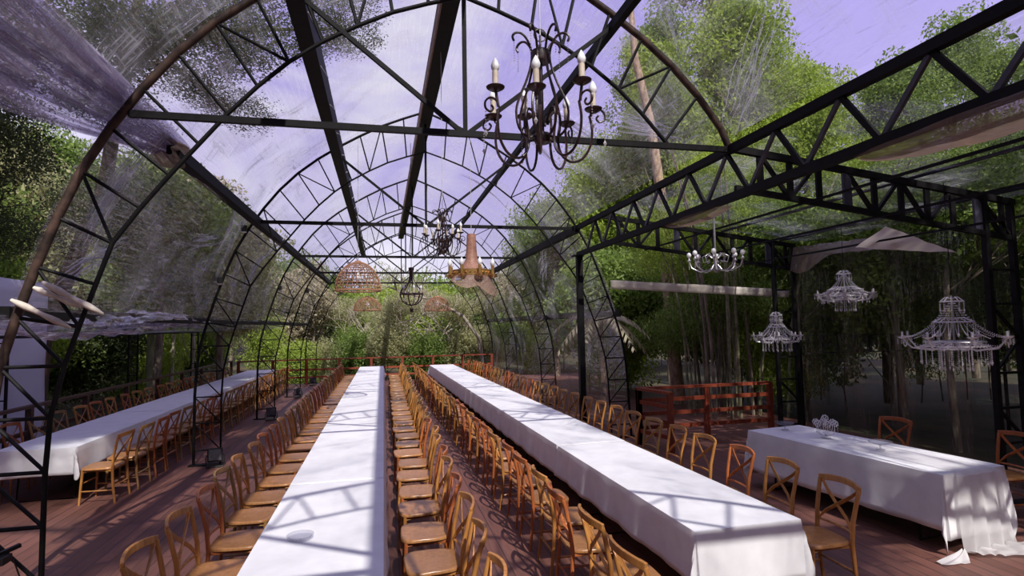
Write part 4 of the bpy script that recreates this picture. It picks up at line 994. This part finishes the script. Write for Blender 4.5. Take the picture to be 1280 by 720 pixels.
# trees on the right
tree(-6.2, 17.6, 6.4, 2.1, 'mid', 'rounded green tree blurred behind the film of the left bays', None, .12, n=4)
tree(-5.0, 19.5, 5.6, 1.9, 'olive', 'olive-green tree behind the film of the left bays, nearer the far end', None, .12, n=4)
big_tree(8.0, 14.2, 'tall bare-stemmed tree with a forked crown seen through the roof on the right', [(0, 0, 0), (-.2, 0, 2.6), (-.32, 0, 5.9), (-.6, 0, 8.2), (-1.0, 0, 10), (-1.15, 0, 12.5)], .19,
         [(9.4, 14.2, 12.6, 1.6, 1.6, 1.6), (6.6, 14.5, 12.6, 1.4, 1.4, 1.4)], 'olive', [CL[2]], bark=simple('tan_bark', (.22, .14, .09), (.52, .38, .27), .9, (5, 5, 2), bump=.6))
for i, (x, y, hh, key) in enumerate(((10.3, 18.5, 12.5, 'bright'), (13.2, 18, 14.5, 'bright'), (16.5, 18.5, 12.2, 'bright'), (20.0, 17.5, 12.5, 'mid'), (8.6, 20.5, 9.5, 'bright'), (12.0, 22, 15.5, 'mid'), (24.0, 18.5, 14.5, 'mid'), (28, 20, 15, 'mid'), (14.8, 14.0, 7.5, 'bright'), (19.0, 13.0, 8.5, 'mid'), (22.5, 12, 9.0, 'bright'), (18, 25, 17, 'bright'), (7.4, 23.5, 7.5, 'mid'))):
    tree(x, y, hh, 2.2, key, 'sunlit green tree rising behind the annex on the right', 'sunlit trees behind the annex', .15, n=9, crown_h=hh * .62, clouds=CL[:2] + CANOPY)
sp = []
for i in range(16):
    a = i / 15; x = 6.2 + 13 * a + R.uniform(-.4, .4); y = 15.0 - 3.5 * a + R.uniform(-1, 1.6)
    sp.append((x, y + 1.5, R.uniform(3.2, 4.6), 1.9, R.choice(['mid', 'dark', 'mid', 'dark', 'bright'])))
forest(sp, 'shaded green shrub in the thicket behind the red railing', 'shrubs of the right thicket', low=True, n=3)
sp = []
for i in range(9): sp.append((12.6 + R.uniform(-1, 2.5), 12.5 - i * 1.4, R.uniform(3.8, 5.4), 2.2, R.choice(['mid', 'bright', 'bright'])))  # brighter leaf colours stand for sunlight on these shrubs
forest(sp, 'green shrub in sunlit leaf tones beyond the annex curtain', 'shrubs beyond the annex curtain', low=True, n=3)
for i, (x, y) in enumerate(((9.8, 11.6), (11.2, 10.2), (12.4, 11.4), (10.6, 8.6), (12.2, 7.0), (9.6, 13.2), (11.6, 13.6))):
    t = thing('slender_tree', (x, y, -.3), 'thin dark trunk in the shade beyond the annex curtain', 'tree', 'thin trunks beyond the annex', local=True)
    m = MB(); m.tube([(0, 0, 0), (R.uniform(-.15, .15), 0, 2), (R.uniform(-.4, .4), 0, 5.2)], [.07, .06, .03], 7)
    for _ in range(3): branches(m, V((0, 0, R.uniform(1.8, 3.4))), V((R.uniform(-1, 1), R.uniform(-1, 1), .8)).normalized(), .8, .025, 3)
    m.obj('trunk', BARK, t, True); foliage(t, CL[i % 3], 'mid', (0, 0, 4.6), (1.7, 1.7, 1.4), i)
# bamboo clump
t = thing('bamboo_clump', (8.3, 12.2, -.3), 'clump of pale bamboo stems behind the red railing', 'bamboo', local=True)
for i in range(36):
    x, y = R.gauss(0, .55), R.gauss(0, .4); lx, ly = x * R.uniform(.4, 1.8) + R.uniform(-.7, .7), y * 1.2; h = R.uniform(4, 7)
    m = MB(); rr = R.uniform(.016, .042)
    m.tube([(x, y, 0), (x + lx * .15, y + ly * .1, h * .35), (x + lx * .6, y + ly * .4, h * .7), (x + lx * 1.5, y + ly, h)], [rr, rr, rr * .8, rr * .3], 6).obj('culm', CULM if i % 3 else BARK, t, True)
for i, q in enumerate(((-.6, 0, 5.2), (.8, .2, 5.6), (.1, .6, 6.4), (1.4, -.2, 4.4), (-1.3, .3, 4.6), (-.9, .9, 2.6), (.9, 1.0, 2.4), (.2, -.3, 3.6), (1.5, .3, 1.4))): foliage(t, CL[3], ('bright', 'mid')[i % 2], q, (1.5, 1.5, 1.3), i)
# palms
def palm(x, y, z, n, ln, label, base_h, key='mid', tilt=0):
    t = thing('palm', (x, y, -.3), label, 'palm', 'palms beside the vault', local=True)
    MB().tube([(0, 0, 0), (.05, 0, base_h * .5), (0, 0, base_h)], [.09, .08, .07], 8).obj('trunk', BARKD, t, True)
    for i in range(n):
        a = 2 * PI * i / n + R.uniform(-.15, .15); el = R.uniform(.3, 1.2); m = MB(); sp_ = []
        for k in range(13):
            s = k / 12; sp_.append(V((math.cos(a) * ln * s * math.cos(el * (1 - s * .6)), math.sin(a) * ln * s * math.cos(el * (1 - s * .6)), base_h + ln * (math.sin(el) * s - 1.05 * s * s))))
        m.tube(sp_, [.012 - .0008 * k for k in range(13)], 4)
        for k in range(2, 13):
            for sd in (-1, 1):
                p = sp_[k]; d = (sp_[k] - sp_[k - 1]).normalized(); sv = d.cross(V((0, 0, 1))).normalized() * sd
                for j in range(2):
                    b0 = p - d * (j * ln / 26); q = b0 + (sv * .75 + d * .5 - V((0, 0, .55))).normalized() * (.42 * ln / 1.6) * math.sin(PI * (.12 + .8 * k / 13)); wv = d * .017
                    m.add([b0 - wv, b0 + wv, b0.lerp(q, .5) + wv * 1.3, q, b0.lerp(q, .5) - wv * 1.3], [(0, 1, 2, 3, 4)])
        m.obj('frond', LEAF[key], t)
palm(4.95, 12.3, 0, 11, 1.15, 'palm with drooping fronds against the film wall beside the steel post', 2.6, 'dry')


for nm, pts in (('left of the deck beside the camera', [(-15.5, -9), (-14.5, -4.5), (-14, 0), (-14, 4.5), (-14.5, 8.5)]), ('behind the camera', [(-11, -13), (-6, -15), (-1, -16), (4, -16), (9, -15)]), ('right of the annex beside the camera', [(14, -11), (15, -6.5), (15.5, -2), (15.5, 3), (17, 7)])):  # unseen trees added around the deck to cut the low sky light
    for (x, y) in pts: tree(x, y, 12.5 if nm[0] != 'b' else 9.0, 3.6, R.choice(['mid', 'dark']), 'unseen tall dark tree added to block sky light, ' + nm, 'unseen tall trees ' + nm, .25, n=8, crown_h=10.5 if nm[0] != 'b' else 7)
# crowns out over the near side that shade the deck
big_tree(-8.2, .5, 'broad dark tree shading the left table from beside the camera', [(0, 0, 0), (.3, 0, 4), (.8, .3, 8), (1.5, .5, 11)], .35,
         [(-4.2, 1.2, 10.6, 2.4, 2.6, 1.5), (-2.9, .6, 10.8, 1.7, 2.0, 1.2), (-6.6, 3.0, 10.2, 2.6, 3.0, 1.6), (-4.4, 5.0, 11.4, 2.3, 3.0, 1.4), (-2.6, 3.4, 11.6, 1.8, 2.2, 1.1), (-2.7, 6.6, 11.8, 1.7, 2.0, 1.1), (-.5, 3.6, 11.9, 1.3, 1.6, .8), (-4.2, 8.2, 11.6, 1.8, 1.8, 1.1), (-3.4, 2.6, 10.6, 2.0, 2.4, 1.2), (-3.6, 6.6, 11.0, 2.0, 2.2, 1.2), (-2.4, 1.6, 11.4, 1.5, 1.8, .9), (-3.4, -.7, 10.7, 1.5, 1.2, .9), (-.9, 1.4, 11.2, 1.0, 2.4, .7), (-1.4, 4.4, 11.6, 1.3, 1.6, .8), (-.75, -3.4, 10.9, .55, 2.0, .5), (-3.9, -.2, 10.9, 2.0, 1.6, 1.0), (-3.2, 4.9, 11.2, 1.9, 2.0, 1.0), (-4.6, 3.0, 10.6, 2.2, 2.4, 1.2), (-3.4, 8.6, 11.4, 1.6, 1.6, .9)], 'mid', CL)
big_tree(10.5, -3.0, 'broad tree shading the annex from beside the camera', [(0, 0, 0), (-.3, 0, 4), (-.8, .3, 8), (-1.2, .5, 10)], .35,
         [(6.2, -1.4, 9.8, 1.8, 2.1, 1.4), (5.4, -4.0, 9.3, 1.05, 1.3, .9), (5.2, -4.4, 9.4, .85, 1.7, .8), (5.2, -1.4, 9.6, .85, 2.0, .8), (5.2, 1.6, 9.8, .85, 2.0, .8), (8.6, -2.4, 9.2, 2.2, 2.2, 1.8), (9.8, .4, 9.6, 3.0, 3.0, 2.0), (6.1, 1.6, 10.2, 1.8, 2.2, 1.4), (8.2, 3.8, 10.4, 2.4, 2.6, 1.8), (6.2, 4.6, 10.8, 1.8, 2.0, 1.2), (11.4, 4.5, 9.4, 3.0, 3.0, 2.0), (12.5, 0, 8.4, 3, 3, 2.2)], 'mid', CL)

for o in bpy.data.objects:
    if '_b' in o: del o['_b']

# ------------------------------------------------------------------ sky and sun
w = bpy.data.worlds.new('sky'); bpy.context.scene.world = w; w.use_nodes = True; nt = w.node_tree; nt.nodes.clear()
wo = N(nt, 'ShaderNodeOutputWorld'); bg = N(nt, 'ShaderNodeBackground', Strength=1.0)
tc = N(nt, 'ShaderNodeTexCoord'); mp = N(nt, 'ShaderNodeMapping'); mp.inputs['Scale'].default_value = (1.0, 1.0, 1.7); mp.inputs['Location'].default_value = (.35, .1, .2)
L(nt, tc.outputs['Generated'], mp.inputs[0])
n1 = N(nt, 'ShaderNodeTexNoise', Scale=1.9, Detail=7.0, Roughness=.55, Distortion=.5); L(nt, mp.outputs[0], n1.inputs[0])
sx = N(nt, 'ShaderNodeSeparateXYZ'); L(nt, tc.outputs['Generated'], sx.inputs[0])
gr = ramp(nt, sx.outputs['Z'], [(0.0, (.62, .60, .82)), (.25, (.54, .48, .88)), (.6, (.44, .38, .90))])
cl = ramp(nt, n1.outputs[0], [(.46, (0, 0, 0)), (.66, (1, 1, 1))])
mx = N(nt, 'ShaderNodeMixRGB'); L(nt, cl.outputs[0], mx.inputs[0]); L(nt, gr.outputs[0], mx.inputs[1]); mx.inputs[2].default_value = (.95, .93, 1.0, 1)
L(nt, mx.outputs[0], bg.inputs[0]); L(nt, bg.outputs[0], wo.inputs[0])
sd = bpy.data.lights.new('sun', 'SUN'); sd.energy = 5.0; sd.angle = math.radians(.6); sd.color = (1.0, .96, .9)
so = bpy.data.objects.new('sun', sd); C.objects.link(so); so.rotation_euler = V((.145, -1.0, 1.03)).to_track_quat('Z', 'Y').to_euler()

# ------------------------------------------------------------------ camera
yaw, pitch, roll = 0.22810811780470805, 0.0657283535377062, .018
fw = V((math.sin(yaw) * math.cos(pitch), math.cos(yaw) * math.cos(pitch), math.sin(pitch)))
r0 = V((math.cos(yaw), -math.sin(yaw), 0)); u0 = r0.cross(fw)
rr_ = r0 * math.cos(roll) - u0 * math.sin(roll); uu_ = u0 * math.cos(roll) + r0 * math.sin(roll)
cd = bpy.data.cameras.new('camera'); cd.sensor_width = 36; cd.lens = 36 * 700 / 1280; cd.clip_start = .05; cd.clip_end = 500
co_ = bpy.data.objects.new('camera', cd); C.objects.link(co_)
M3 = Matrix((rr_, uu_, -fw)).transposed().to_4x4(); M3.translation = V((0, 0, 2.25)); co_.matrix_world = M3
sc = bpy.context.scene; sc.camera = co_
sc.view_settings.view_transform = 'Standard'; sc.view_settings.look = 'None'; sc.view_settings.exposure = .06; sc.view_settings.gamma = 1
sc.view_settings.use_curve_mapping = False
try:
    sc.cycles.use_denoising = True; sc.cycles.transparent_max_bounces = 14; sc.cycles.max_bounces = 6
    sc.cycles.sample_clamp_indirect = 4.0; sc.cycles.caustics_reflective = False; sc.cycles.caustics_refractive = False
except Exception as e: print(e)
